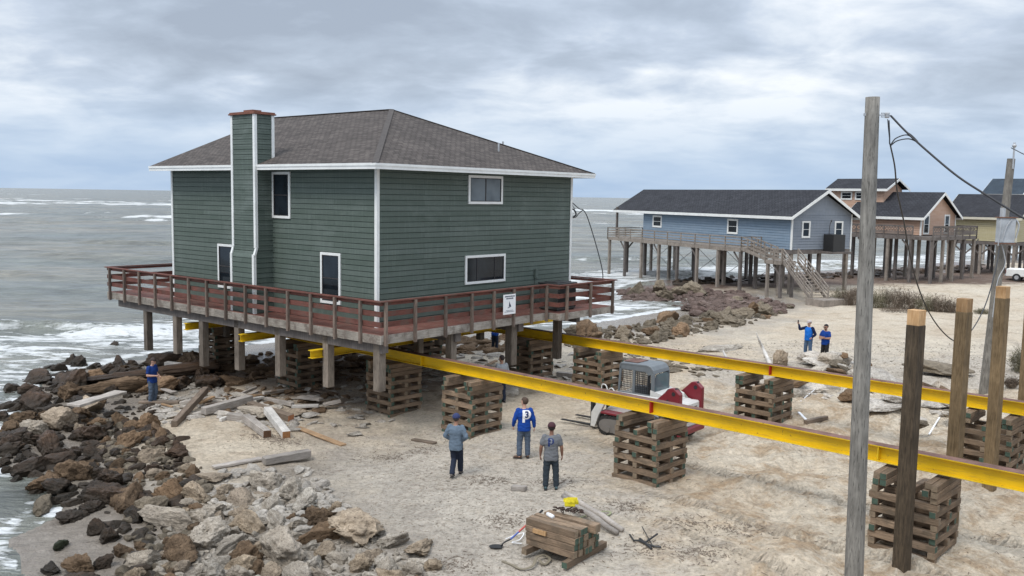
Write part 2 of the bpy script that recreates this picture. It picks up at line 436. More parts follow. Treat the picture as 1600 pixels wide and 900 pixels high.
MT['shingle_dk'] = shingle('charcoal_shingles', (0.052, 0.053, 0.060), (0.036, 0.037, 0.043), 1.4)
def glass(name='window_glass', c=(0.008, 0.011, 0.014), r=0.06):
    m = NT(name); nz = m.noise(m.co(), 1.1, 2, 0.5)
    return m.done(m.mix(m.rng(nz, 0.35, 0.65), c, tuple(x * 2.2 for x in c)), r, m.bump(nz, 0.1, 0.02), spec=0.35)
MT['glass'] = glass()

def steel_yellow():
    m = NT('yellow_painted_steel'); co = m.co(scale=(1, 1, 1)); cs = m.co(scale=(1, 1, 1))
    a = m.noise(co, 1.2, 5, 0.6); b = m.noise(co, 9, 5, 0.7); sc = m.noise(m.co(scale=(0.4, 6, 6)), 5, 4, 0.7)
    c = m.hsv((0.72, 0.47, 0.004), v=m.rng(a, 0.3, 0.7, 0.86, 1.1))
    c = m.mix(m.rng(b, 0.635, 0.70), c, (0.13, 0.065, 0.03))
    c = m.mix(m.math('MULTIPLY', m.rng(sc, 0.50, 0.70), 0.55), c, (0.34, 0.22, 0.05))
    return m.done(c, 0.5, m.bump(b, 0.1, 0.005), spec=0.4)
def steel_rust():
    m = NT('rusty_primer_steel'); co = m.co()
    a = m.noise(co, 2, 6, 0.7); b = m.noise(m.co(scale=(0.5, 5, 5)), 4, 4, 0.7)
    c = m.mix(m.rng(a, 0.35, 0.65), (0.115, 0.065, 0.052), (0.22, 0.125, 0.10))
    c = m.mix(m.math('MULTIPLY', m.rng(b, 0.55, 0.7), 0.5), c, (0.33, 0.22, 0.17))
    return m.done(c, 0.85, m.bump(a, 0.3, 0.01), spec=0.2)
MT['yellow'] = steel_yellow(); MT['rust'] = steel_rust()
MT['red_mark'] = plain('red_paint_mark', (0.36, 0.012, 0.01), 0.6)

def rock_mat(name, a, b, c3, wet=False, pits=0.6):
    m = NT(name); co = m.co(rnd_off=True)
    n_ = m.noise(co, 2.2, 8, 0.65, 0.4); f_ = m.noise(co, 14, 6, 0.7); p = m.voro(co, 9)
    oi = m.n('ShaderNodeObjectInfo')
    c = m.mix(m.rng(n_, 0.36, 0.66), a, b)
    c = m.mix(m.math('MULTIPLY', m.rng(oi.outputs['Random'], 0.0, 1.0), 0.8), c, c3)
    c = m.hsv(c, v=m.math('MULTIPLY', m.rng(f_, 0.3, 0.7, 0.55, 1.3), m.rng(m.noise(m.co(rnd_off=True), 0.8, 2), 0.3, 0.7, 0.75, 1.2)))
    pit = m.rng(p, 0.0, 0.32); c = m.mix(m.math('MULTIPLY', m.math('SUBTRACT', 1.0, pit), pits), c, tuple(x * 0.25 for x in a))
    # dark tide line: rock below the splash height stays damp and weedy
    ge = m.n('ShaderNodeNewGeometry'); sz = m.n('ShaderNodeSeparateXYZ'); m.set(sz.inputs[0], ge.outputs['Position'])
    lo = m.rng(m.math('ADD', sz.outputs[2], m.math('MULTIPLY', n_, 0.5)), -0.05, 0.35, 1.0, 0.0)
    c = m.mix(m.math('MULTIPLY', lo, 0.7 if wet else 0.3), c, (0.022, 0.020, 0.015))
    h = m.math('ADD', m.math('MULTIPLY', f_, 0.5), m.math('MULTIPLY', pit, 0.5))
    nr = m.bump(n_, 0.6, 0.12); nr = m.bump(h, 0.9, 0.05, nr)
    return m.done(c, m.rng(f_, 0.3, 0.7, 0.35, 0.65) if wet else 0.93, nr, spec=0.2 if wet else 0.12)
MT['rock_dark'] = rock_mat('dark_wet_rock', (0.024, 0.016, 0.010), (0.080, 0.052, 0.034), (0.105, 0.062, 0.038), wet=True)
MT['rock_brown'] = rock_mat('brown_rock', (0.068, 0.045, 0.029), (0.20, 0.138, 0.088), (0.27, 0.175, 0.105))
MT['rock_tan'] = rock_mat('tan_rock', (0.24, 0.18, 0.12), (0.50, 0.395, 0.28), (0.38, 0.31, 0.24))
MT['rock_pale'] = rock_mat('pale_limestone', (0.27, 0.235, 0.19), (0.54, 0.49, 0.42), (0.44, 0.37, 0.29))
MT['rock_red'] = rock_mat('reddish_rock', (0.10, 0.062, 0.052), (0.21, 0.145, 0.125), (0.22, 0.175, 0.15))
MT['rock_jetty'] = rock_mat('jetty_rock', (0.10, 0.082, 0.06), (0.22, 0.185, 0.14), (0.27, 0.22, 0.16))
MT['slab'] = rock_mat('concrete_slab', (0.36, 0.325, 0.285), (0.58, 0.54, 0.48), (0.48, 0.42, 0.35), pits=0.15)
MT['moss'] = rock_mat('algae_rock', (0.025, 0.04, 0.012), (0.07, 0.10, 0.03), (0.04, 0.05, 0.03), wet=True)
def sand_mat():
    m = NT('beach_sand'); co = m.co()
    big = m.noise(co, 0.16, 5, 0.6); mid = m.noise(co, 0.9, 6, 0.65); fine = m.noise(co, 9, 6, 0.7); vf = m.noise(co, 60, 3, 0.7)
    c = m.mix(m.rng(big, 0.38, 0.62), (0.54, 0.445, 0.33), (0.62, 0.54, 0.425))
    c = m.mix(m.math('MULTIPLY', m.rng(mid, 0.52, 0.68), 0.65), c, (0.33, 0.245, 0.165))
    ach = m.n('ShaderNodeAttribute', attribute_name='churn').outputs['Fac']
    c = m.mix(m.math('MULTIPLY', m.math('MULTIPLY', ach, m.rng(m.noise(co, 0.75, 7, 0.72, 0.5), 0.47, 0.60)), 0.8), c, (0.37, 0.255, 0.15))
    # shell hash: pale grey-white with dark specks, on the seaward and shell-covered part
    sx = m.n('ShaderNodeSeparateXYZ'); m.set(sx.inputs[0], co)
    at = m.n('ShaderNodeAttribute', attribute_name='shell')
    sh = m.rng(m.math('ADD', at.outputs['Fac'], m.math('MULTIPLY', m.math('SUBTRACT', mid, 0.5), 1.6)), 0.35, 0.75)
    sp_ = m.voro(co, 15, out='Color'); sep_ = m.n('ShaderNodeSeparateXYZ'); m.set(sep_.inputs[0], sp_)
    shc = m.mix(m.rng(sep_.outputs[0], 0.0, 1.0), (0.30, 0.255, 0.205), (0.68, 0.62, 0.53))
    shc = m.mix(m.rng(fine, 0.42, 0.6), shc, (0.45, 0.40, 0.34))
    c = m.mix(m.math('MULTIPLY', sh, 0.75), c, shc)
    sp2 = m.voro(co, 4.5, out='Color'); s2 = m.n('ShaderNodeSeparateXYZ'); m.set(s2.inputs[0], sp2)
    c = m.hsv(c, v=m.math('MULTIPLY', m.rng(fine, 0.34, 0.66, 0.72, 1.16), m.rng(vf, 0.3, 0.7, 0.82, 1.12)))
    # dark organic wrack
    wr = m.math('MULTIPLY', m.rng(m.noise(co, 0.55, 7, 0.75, 0.6), 0.575, 0.66), m.rng(m.noise(co, 7, 4, 0.7), 0.45, 0.6))
    c = m.mix(m.math('MULTIPLY', wr, 0.75), c, (0.12, 0.085, 0.055))
    ge = m.n('ShaderNodeNewGeometry'); sz = m.n('ShaderNodeSeparateXYZ'); m.set(sz.inputs[0], ge.outputs['Position'])
    wet = m.rng(m.math('ADD', sz.outputs[2], m.math('MULTIPLY', m.math('SUBTRACT', mid, 0.5), 0.1)), -0.40, -0.24, 1.0, 0.0)
    c = m.mix(m.math('MULTIPLY', wet, 0.85), c, (0.215, 0.185, 0.155))
    at2 = m.n('ShaderNodeAttribute', attribute_name='soil_and_shade')
    c = m.mix(m.rng(m.math('ADD', at2.outputs['Fac'], m.math('MULTIPLY', m.math('SUBTRACT', mid, 0.5), 0.8)), 0.3, 0.7), c, (0.15, 0.105, 0.08))  # far soil tone, plus shade under the green house painted into the colour
    h = m.math('ADD', m.math('MULTIPLY', fine, 0.7), m.math('MULTIPLY', m.rng(sep_.outputs[1], 0, 1), m.math('MULTIPLY', sh, 0.35)))
    nr = m.bump(mid, 0.7, 0.22); nr = m.bump(m.noise(co, 3.0, 6, 0.7, 0.6), 0.9, 0.2, nr)
    rut = m.n('ShaderNodeAttribute', attribute_name='rut').outputs['Fac']
    mpr = m.n('ShaderNodeMapping'); m.set(mpr.inputs[0], co); mpr.inputs[2].default_value = (0, 0, 0.764)
    sr_ = m.n('ShaderNodeSeparateXYZ'); m.set(sr_.inputs[0], mpr.outputs[0])
    lug = m.math('PINGPONG', m.math('ADD', sr_.outputs[0], m.math('MULTIPLY', mid, 0.3)), 0.09)
    nr = m.bump(m.math('MULTIPLY', lug, rut), 1.0, 1.2, nr); nr = m.bump(h, 0.8, 0.05, nr)
    return m.done(c, m.rng(wet, 0, 1, 0.95, 0.22), nr, spec=0.3)
MT['sand'] = sand_mat()
def sea_mat():
    m = NT('sea_water'); co = m.co()
    mp = m.co(scale=(0.55, 1.6, 1)); ms = m.co(scale=(0.4, 1.0, 1))
    a = m.noise(mp, 0.35, 6, 0.62, 0.3); b = m.noise(mp, 1.6, 6, 0.65, 0.4); big = m.noise(m.co(scale=(0.5, 1.3, 1)), 0.035, 5, 0.6)
    f = m.n('ShaderNodeAttribute', attribute_name='foam').outputs['Fac']
    cr_ = m.n('ShaderNodeAttribute', attribute_name='crest').outputs['Fac']
    # lacy foam from stretched noise, far white caps from another band
    l1 = m.noise(ms, 0.55, 9, 0.72, 1.3); l2 = m.noise(ms, 2.4, 7, 0.7, 0.8)
    lace = m.math('ADD', m.math('MULTIPLY', l1, 0.6), m.math('MULTIPLY', l2, 0.4))
    th = m.rng(f, 0, 1, 0.74, 0.43)
    fo = m.rng(m.math('SUBTRACT', lace, th), 0.0, 0.06)
    fo = m.math('MAXIMUM', fo, m.math('MULTIPLY', m.rng(m.math('ADD', cr_, m.math('MULTIPLY', m.math('SUBTRACT', l2, 0.5), 0.9)), 0.5, 0.75), 0.9))
    c = m.mix(m.rng(big, 0.36, 0.64), (0.105, 0.120, 0.106), (0.175, 0.16, 0.12))
    c = m.hsv(c, v=m.math('MULTIPLY', m.rng(a, 0.35, 0.65, 0.62, 1.35), m.rng(b, 0.35, 0.65, 0.8, 1.2)))
    c = m.mix(fo, c, (0.64, 0.65, 0.64))
    nr = m.bump(a, 0.9, 0.9); nr = m.bump(b, 0.8, 0.28, nr); nr = m.bump(m.noise(co, 7, 3, 0.6), 0.3, 0.03, nr)
    return m.done(c, m.rng(fo, 0, 1, 0.26, 0.85), nr, spec=0.5)
MT['sea'] = sea_mat()
#STRUCTURE
# ------------------------------------------------------------------ ground sheet
def polar(r0, r1, nr, a0, a1, na):
    r = np.geomspace(r0, r1, nr)[:, None]; a = np.radians(np.linspace(a0, a1, na))[None, :]
    return r * np.sin(a), r * np.cos(a) * np.ones_like(r)
X, Y = polar(4.0, 3500, 1050, -62, 62, 640)
Z = terrain(X, Y)
D = shore_dist(X, Y)
shell = np.clip(1 - np.abs(X + 1) / 9, 0, 1) * np.clip((34 - Y) / 8, 0, 1) + 0.9 * np.clip(1 - np.abs((Y - 37.5 - 0.1 * X) / 5.5), 0, 1) * np.clip((X - 6) / 3, 0, 1) \
    + 0.5 * np.clip((X - 6) / 6, 0, 1) * np.clip(1 - np.abs(Y - 46) / 12, 0, 1)
churn = np.clip((X - 1.5) / 3, 0, 1) * np.clip((42 - Y) / 8, 0, 1) * np.clip((Y - 6) / 6, 0, 1)
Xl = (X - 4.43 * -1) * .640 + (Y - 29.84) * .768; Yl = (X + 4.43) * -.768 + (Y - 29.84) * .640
underhouse_shade = np.clip((Xl + 1) / 2, 0, 1) * np.clip((12 - Xl) / 2, 0, 1) * np.clip((Yl + 0) / 3, 0, 1) * np.clip((17 - Yl) / 3, 0, 1)  # shade and brown debris tone under the house, put into the sand colour
rut = np.zeros_like(X); s_r = X * .69 + Y * .72
for c_r, sd_ in ((12.4, 1), (14.1, 2), (17.2, 5), (19.0, 6), (21.8, 8)): rut += np.exp(-((s_r - c_r - .9 * fbm(X / 7, Y / 7, 2, sd_ + 40)) / .24) ** 4)
rut = np.clip(rut, 0, 1) * churn
soil_and_shade = np.clip((Y - 74 - 0.25 * (X - 15)) / 6, 0, 1) * np.clip((160 - Y) / 30, 0, 1) * np.where(X < 60, 1, 0.4) * 0.75  # far ground soil; the painted shade under the house joins it below
ground = grid_mesh('sand_ground', X, Y, Z, MT['sand'], attrs={'shell': shell, 'soil_and_shade': np.maximum(soil_and_shade, .55 * underhouse_shade), 'churn': churn, 'rut': rut})
tag(ground, kind='structure')
# ------------------------------------------------------------------ sea
X, Y = polar(9.0, 22000, 900, -62, 62, 620)
D = -shore_dist(X, Y)                                        # + out to sea
R_ = np.hypot(X, Y)
fade = np.clip(D / 8, 0.12, 1) * np.clip(60 / R_, 0.0, 1.2)
wav = np.zeros_like(X)
for lam, ang, amp, sd in ((17, 8, .22, 0), (11, -6, .12, 1), (6.3, 18, .07, 2), (3.4, -20, .035, 3), (2.1, 30, .02, 4)):
    k = 2 * PI / lam; an = math.radians(ang)
    ph = k * (X * math.sin(an) + Y * math.cos(an)) + 5 * fbm(X / (lam * 2.2), Y / (lam * 2.2), 2, 60 + sd) + sd * 1.7
    env = 0.5 + 1.2 * vnoise(X / (lam * 2.5), Y / (lam * 1.2), 80 + sd)
    s_ = (0.5 + 0.5 * np.sin(ph)); wav += amp * env * (s_ ** 1.6 - 0.4) * np.clip(lam * 45 / R_, 0, 1) * 1.35
Z = SEA + wav * np.clip(D / 10, 0.10, 1)
# breaking rollers with white fronts: (distance from shore, start, end in X, height)
crest = np.zeros_like(X)
for (yc, xc, ln, ht, wd, tilt) in [(51.5, -27, 9, .5, 1.1, -.05), (78, 33, 12, .4, 1.3, .1), (96, 18, 7, .5, 1.4, .05), (93, 37, 9, .4, 1.5, .1), (118, 12, 10, .35, 1.6, .0), (112, 40, 10, .45, 1.8, 0.1), (135, -56, 9, .7, 2.4, 0), (108, -50, 7, .35, 2, 0),
                                   (240, -80, 22, .5, 5, 0), (270, -100, 14, .5, 5, 0), (255, -50, 16, .5, 5, 0)]:
    yy = Y - yc - (X - xc) * tilt - 0.8 * fbm(X / 4, Y / 9, 2, 91)
    e = np.exp(-((X - xc) / ln) ** 4)
    prof = np.where(yy > 0, np.exp(-(yy / (wd * 1.8)) ** 2), np.exp(-(yy / (wd * .55)) ** 2))
    Z += ht * e * prof
    if yc not in (135, 108): crest += e * np.exp(-((yy + wd * .35) / (wd * .6)) ** 2) * (0.62 + .5 * fbm(X / 1.5, Y / 1.0, 2, 93))
# distant line of white caps on the outer bar
capn = fbm(X / 26, Y / 30, 4, 77) * 0.9 + fbm(X / 7, Y / 30, 3, 78) * .5
band = np.exp(-((np.log(np.maximum(Y, 1)) - math.log(560)) / 0.30) ** 2) + .55 * np.exp(-((np.log(np.maximum(Y, 1)) - math.log(300)) / 0.28) ** 2) + 0.35 * np.exp(-((np.log(np.maximum(Y, 1)) - math.log(1200)) / 0.3) ** 2)
crest += np.clip(band * 1.0 + capn * 1.1 - 0.58, 0, 1) * 1.5 + np.clip(fbm(X / 16, Y / 9, 3, 97) * 1.2 + fbm(X / 5, Y / 5, 2, 98) * .4 - .74, 0, 1) * 2.2 * np.clip((Y - 70) / 60, 0, 1)
foam = 0.70 * np.clip(1.25 - D / 10.0, 0, 1) + 0.52 * np.exp(-((D - 9) / 5) ** 2) + 0.30 * np.exp(-((D - 20) / 10) ** 2) + .06
foam = foam * (1 - .45 * np.clip((32 - Y) / 8, 0, 1))
foam = foam + .34 * np.exp(-((D - .35) / .35) ** 2)
foam = np.clip(foam + 0.28 * fbm(X / 6, Y / 3.5, 2, 71), 0, 1)
foam *= np.clip((D + 1.0) / 1.0, 0, 1)
Z = np.where(D < -5, SEA - 1.0, Z)
sea = grid_mesh('sea', X, Y, Z, MT['sea'], attrs={'foam': foam, 'crest': np.clip(crest, 0, 1)})
tag(sea, kind='structure')
#HOUSE
# ------------------------------------------------------------------ lap siding wall (plane p0->p1, outward normal n)
def siding_wall(mb, p0, p1, z0, z1, n, exp_=0.182, gap=0.017, lean=0.012, recess=0.032):
    p0 = Vector((*p0, 0)); p1 = Vector((*p1, 0)); n = Vector((*n, 0)); z = z0; prof = []
    while z < z1 - 1e-4:
        t = min(z + exp_, z1)
        prof += [(lean, z + gap), (0.0, t)]
        if t < z1 - 1e-4: prof += [(-recess, t), (-recess, t + gap)]
        z = t
    a = []
    for o, zz in prof:
        a.append(p0 + n * o + Vector((0, 0, zz))); a.append(p1 + n * o + Vector((0, 0, zz)))
    mb.poly(a, [(2 * i, 2 * i + 1, 2 * i + 3, 2 * i + 2) for i in range(len(prof) - 1)])
def gable_wall(mb, p0, p1, pk, z0, z1, n, d=0.0):
    """triangle above the wall; boards by thin steps"""
    p0 = Vector((*p0, 0)); p1 = Vector((*p1, 0)); n = Vector((*n, 0)); k = 8
    a = []
    for i in range(k + 1):
        t = i / k * 0.999; q0 = p0.lerp(p1, t / 2); q1 = p1.lerp(p0, t / 2); z = z0 + (z1 - z0) * t
        for o in ((0.0,) if i == 0 else (0.0, 0.015)):
            a.append(q0 + n * o + Vector((0, 0, z))); a.append(q1 + n * o + Vector((0, 0, z)))
    mb.poly(a, [(2 * i, 2 * i + 1, 2 * i + 3, 2 * i + 2) for i in range(len(a) // 2 - 1)])
def roof_slopes(name, faces, mat, parent, thick=0.05):
    """faces: list of corner lists, first two corners lie on the eave; UV in metres along/up the slope"""
    me = bpy.data.meshes.new(name); vs = []; fs = []; uv = []
    for f in faces:
        f = [Vector(p) for p in f]; ex = (f[1] - f[0]).normalized(); nn = ex.cross(f[-1] - f[0]).normalized()
        if nn.z < 0: nn = -nn
        ey = nn.cross(ex)
        if ey.dot(f[-1] - f[0]) < 0: ey = -ey
        b = len(vs); n = len(f)
        vs += f + [p - Vector((0, 0, thick)) for p in f]
        fs.append(tuple(range(b, b + n))); uv += [((p - f[0]).dot(ex), (p - f[0]).dot(ey)) for p in f]
        fs.append(tuple(range(b + 2 * n - 1, b + n - 1, -1))); uv += [(0, 0)] * n
        for i in range(n):
            fs.append((b + i, b + (i + 1) % n, b + n + (i + 1) % n, b + n + i)); uv += [(0, 0)] * 4
    me.from_pydata([tuple(p) for p in vs], [], fs)
    l = me.uv_layers.new(name='UVMap')
    l.data.foreach_set('uv', [c for p in uv for c in p])
    me.materials.append(mat)
    o = bpy.data.objects.new(name, me); COL.objects.link(o); o.parent = parent
    return o
def window(parent, face, a0, a1, z0, z1, pl=0.0, kind='hung', frame=0.09, pm=None, dark=True, sgn=-1):
    """face 'x': wall lies in plane x=pl, looking -x; 'y': plane y=pl looking -y"""
    fm = MB(); g = MB(); sm = MB()
    def B(mb, a, b, c, d, near, far):
        lo, hi = sorted((pl + sgn * near, pl + sgn * far))
        if face == 'x': mb.box(lo, hi, a, b, c, d)
        else: mb.box(a, b, lo, hi, c, d)
    B(fm, a0, a1, z1 - frame, z1, .0, .05); B(fm, a0, a1, z0, z0 + frame, .0, .055)
    B(fm, a0, a0 + frame, z0 + frame, z1 - frame, .0, .05); B(fm, a1 - frame, a1, z0 + frame, z1 - frame, .0, .05)
    w = fm.build('window', pm or MT['white'], parent)
    B(g, a0 + frame - .01, a1 - frame + .01, z0 + frame - .01, z1 - frame + .01, .016, .02)
    g.build('pane', MT['glass'], w)
    s = .028
    i0, i1, k0, k1 = a0 + frame, a1 - frame, z0 + frame, z1 - frame
    B(sm, i0, i1, k1 - s, k1, .02, .04); B(sm, i0, i1, k0, k0 + s, .02, .04); B(sm, i0, i0 + s, k0 + s, k1 - s, .02, .04); B(sm, i1 - s, i1, k0 + s, k1 - s, .02, .04)
    if kind == 'hung': B(sm, i0 + s, i1 - s, (k0 + k1) / 2 - .018, (k0 + k1) / 2 + .018, .02, .038)
    if kind == 'slide': B(sm, (i0 + i1) / 2 - .02, (i0 + i1) / 2 + .02, k0 + s, k1 - s, .02, .038)
    if kind == 'triple':
        for t in (.27, .75): B(sm, i0 + (i1 - i0) * t - .015, i0 + (i1 - i0) * t + .015, k0 + s, k1 - s, .02, .038)
    sm.build('sash', MT['dark_strip'] if dark else (pm or MT['white']), w)
    return w

# ------------------------------------------------------------------ the green house
YAW = 0.6945
HU = Vector((-math.cos(YAW), math.sin(YAW), 0)); HV = Vector((math.sin(YAW), math.cos(YAW), 0)); HC = Vector((-4.43, 29.84, 0))
hrz = math.atan2(HV.y, HV.x)
def HL(x, y, z): return HC + HV * x + HU * y + Vector((0, 0, z))
L1, L2, DZ = 12.53, 10.67, 3.10
WT = 8.29
H = empty('stilt_house', HC, hrz, 'two-storey green clapboard house with brown shingle roof, raised on yellow beams and cribs', 'house')
w = MB()
siding_wall(w, (0, L1), (0, 0), DZ, WT, (-1, 0)); siding_wall(w, (0, 0), (L2, 0), DZ, WT, (0, -1))
siding_wall(w, (L2, 0), (L2, L1), DZ, WT, (1, 0)); siding_wall(w, (L2, L1), (0, L1), DZ, WT, (0, 1))
w.build('wall', MT['green'], H)
gw = MB(); gable_wall(gw, (L2, L1), (0, L1), None, WT, 10.6, (0, 1)); gw.build('gable', MT['green'], H)
t = MB()
for (x, y) in ((0, 0), (0, L1), (L2, 0), (L2, L1)):
    sx = -1 if x == 0 else 1; sy = -1 if y == 0 else 1
    t = MB()
    t.box(min(x + sx * .03, x - sx * .085), max(x + sx * .03, x - sx * .085), min(y + sy * .032, y + sy * .002), max(y + sy * .032, y + sy * .002), DZ, WT)
    t.box(min(x + sx * .033, x + sx * .002), max(x + sx * .033, x + sx * .002), min(y + sy * .035, y - sy * .085), max(y + sy * .035, y - sy * .085), DZ, WT - .001)
    t.build('corner_trim', MT['white'], H)
# roof: hip towards the camera, gable towards the sea
OV = .665; EZ = 8.46; RZ = 10.86; RX = L2 / 2; R0 = 5.1; RE = L1 + .55
A_ = (-OV, -OV, EZ); B_ = (L2 + OV, -OV, EZ); C_ = (L2 + OV, RE, EZ); D_ = (-OV, RE, EZ); P_ = (RX, R0, RZ); Q_ = (RX, RE, RZ)
rf = roof_slopes('roof', [[D_, A_, P_, Q_], [A_, B_, P_], [B_, C_, Q_, P_]], MT['shingle'], H)
cap = MB()
for a, b in ((A_, P_), (B_, P_), (P_, Q_)):
    a = Vector(a); b = Vector(b); cap.bar(a + Vector((0, 0, .006)), b + Vector((0, 0, .004)), .20, .022)
ncap = cap.build('ridge_cap', plain('cap_shingle', (.066, .056, .050), .9, var=.35, scale=8), rf)
fa = MB()
fz0, fz1 = EZ - .19, EZ - .012
fa.box(-OV - .02, -OV + .01, -OV, RE, fz0, fz1); fa.box(-OV - .02, L2 + OV + .02, -OV - .03, -OV - .001, fz0 + .002, fz1 - .002); fa.box(L2 + OV - .01, L2 + OV + .02, -OV, RE, fz0, fz1)
fa.box(-OV - .045, -OV - .021, -OV - .05, RE, fz1 - .07, fz1 + .012); fa.box(-OV - .04, L2 + OV + .03, -OV - .055, -OV - .031, fz1 - .068, fz1 + .01)
fa.build('fascia', MT['white'], rf)
so = MB(); so.box(-OV + .01, L2 + OV - .01, -OV, RE - .02, fz0 + .03, fz0 + .045); so.build('soffit', plain('soffit_paint', (0.5, .5, .48), .7), rf)
vp = MB(); vp.tube([HX for HX in [(7.4, 1.2, 9.0), (7.4, 1.2, 9.55)]], .035, 8); vp.tube([(7.4, 1.2, 9.1), (7.55, .95, 9.0)], .02, 6)
vp.tube([(9.3, 2.6, 9.0), (9.3, 2.6, 9.75)], .04, 8); vp.build('vent_pipe', MT['galv'], rf)
# chimney
CX0, CX1, CY0, CY1, CT = -.735, .05, 5.64, 7.06, 10.24
CB0, CB1, SZ, CBX = CY0, CY1, 5.36, CX0 - .09
ch = empty('chimney', (0, 0, 0)); ch.parent = H
cm = MB(); siding_wall(cm, (CX0, CY1), (CX0, CY0), SZ, CT, (-1, 0)); siding_wall(cm, (CX0, CY0), (CX1, CY0), SZ, CT, (0, -1)); siding_wall(cm, (CX1, CY1), (CX0, CY1), SZ, CT, (0, 1)); siding_wall(cm, (CX1, CY0), (CX1, CY1), 8.6, CT, (1, 0))
siding_wall(cm, (CBX, CB1), (CBX, CB0), DZ, SZ - .2, (-1, 0)); siding_wall(cm, (CBX, CB0), (0, CB0), DZ, SZ - .2, (0, -1)); siding_wall(cm, (0, CB1), (CBX, CB1), DZ, SZ - .2, (0, 1))
cm.prism([(CBX, SZ - .2), (CX0, SZ + .001), (0, SZ + .001), (0, SZ - .2)], (0, CB0 + .001, 0), (1, 0, 0), (0, 0, 1), (0, CB1 - CB0 - .002, 0))
cm.build('chimney_siding', MT['green'], ch)
ct = MB()
for (x, y, sx, sy, z0) in ((CX0, CY0, -1, -1, SZ + .12), (CX0, CY1, -1, 1, SZ + .12), (CX1, CY0, 1, -1, 8.72)):
    ct.box(*sorted((x + sx * .03, x - sx * .08)), *sorted((y + sy * .032, y + sy * .002)), z0, CT); ct.box(*sorted((x + sx * .033, x + sx * .002)), *sorted((y + sy * .035, y - sy * .08)), z0, CT - .001)
for (y, y2, s) in ((CY0, CB0, -1), (CY1, CB1, 1)):
    ct.bar((CX0 + .02, y + s * .004, SZ + .12), (CBX + .02, y + s * .004, SZ - .16), .075, .10, (0, 1, 0))
    ct.box(CBX - .03, CBX + .08, *sorted((y2 + s * .032, y2 + s * .002)), DZ, SZ - .11); ct.box(CBX - .033, CBX - .002, *sorted((y2 + s * .035, y2 - s * .08)), DZ, SZ - .111)
ct.build('chimney_trim', MT['white'], ch)
cc = MB(); cc.box(CX0 - .09, CX1 + .09, CY0 - .09, CY1 + .09, CT, CT + .05); cc.box(CX0 - .06, CX1 + .06, CY0 - .06, CY1 + .06, CT + .05, CT + .10)
cc.box(CX0 + .2, CX1 - .2, CY0 + .4, CY1 - .45, CT + .10, CT + .19)
cc.build('chimney_cap', plain('rusty_cap', (0.17, .065, .04), .8, var=.4), ch, bevel=.01)
# windows (local metres)
window(H, 'x', 4.56, 5.62, 6.56, 8.22, kind='hung')
window(H, 'x', 1.80, 2.87, 3.70, 5.46, kind='hung')
window(H, 'x', 8.12, 9.20, 3.75, 5.46, kind='hung')
wv = window(H, 'y', 4.35, 6.24, 7.18, 8.22, kind='slide'); wv.children[0].data.materials[0] = glass('curtained_glass', (.075, .085, .09), .05)
window(H, 'y', 4.22, 6.46, 4.26, 5.31, kind='triple')
eb = MB(); eb.box(8.25, 8.42, -.10, -.014, 4.28, 4.62); eb.tube([(8.3, -.05, 4.28), (8.28, -.06, 3.9), (8.2, -.10, 3.6), (8.25, -.15, 3.2)], .022, 6); eb.build('electric_box', MT['green'], H)
# deck
DX0, DX1, DY0, DY1 = -1.04, 11.05, -1.34, 16.1
BX0, BY0 = 7.4, -1.95
fl = MB(); y = DY0
fl.box(DX0, DX1, DY0, DY1, DZ - .05, DZ)
fl.box(BX0, DX1, BY0, DY0 - .001, DZ - .05, DZ - .001)
deck = fl.build('deck', MT['red_floor'], H)
gp = MB(); x = DX0 + .14
while x < DX1:                                                # board gaps run along the long side
    gp.box(x, x + .012, DY0 + .01, DY1 - .01, DZ, DZ + .0015); x += .152
gp.build('board_gaps', MT['dark_strip'], deck)
fj = MB()
fj.box(DX0 - .04, DX0, DY0 - .02, DY1, DZ - .28, DZ - .002)
fj2 = MB(); fj2.box(DX0 - .04, BX0, DY0 - .06, DY0 - .021, DZ - .28, DZ - .003)
fj3 = MB(); fj3.box(BX0, DX1 + .04, BY0 - .04, BY0, DZ - .26, DZ - .003); fj3.build('rim_board', MT['grey_wood_x'], deck); fj3 = MB(); fj3.box(DX0, DX1, DY1, DY1 + .04, DZ - .33, DZ - .002); fj3.build('rim_board', MT['grey_wood_x'], deck)
fj.box(BX0 - .04, BX0, BY0 - .04, DY0 - .0, DZ - .26, DZ - .004); fj.box(DX1, DX1 + .04, BY0, DY1, DZ - .30, DZ - .002)
fj.build('rim_board', MT['grey_wood'], deck); fj2.build('rim_board', MT['grey_wood_x'], deck)
jo = MB()
y = DY0 + .3
while y < DY1: jo.box(DX0, DX1, y, y + .045, DZ - .31, DZ - .051); y += .6
jo.build('joists', MT['far_wood_dark'], deck)
rail_pts = [(DX0 - .03, DY1 + .0), (DX0 - .03, DY0 - .05), (BX0 - .02, DY0 - .05), (BX0 - .02, BY0 - .03), (DX1 + .03, BY0 - .03), (DX1 + .03, DY1)]
RWX = wood('red_stained_wood_cross', (0.11, 0.040, 0.030), (0.185, 0.076, 0.058), axis=0, obj_rand=False, dark=.3, stain=(.11, .075, .06))
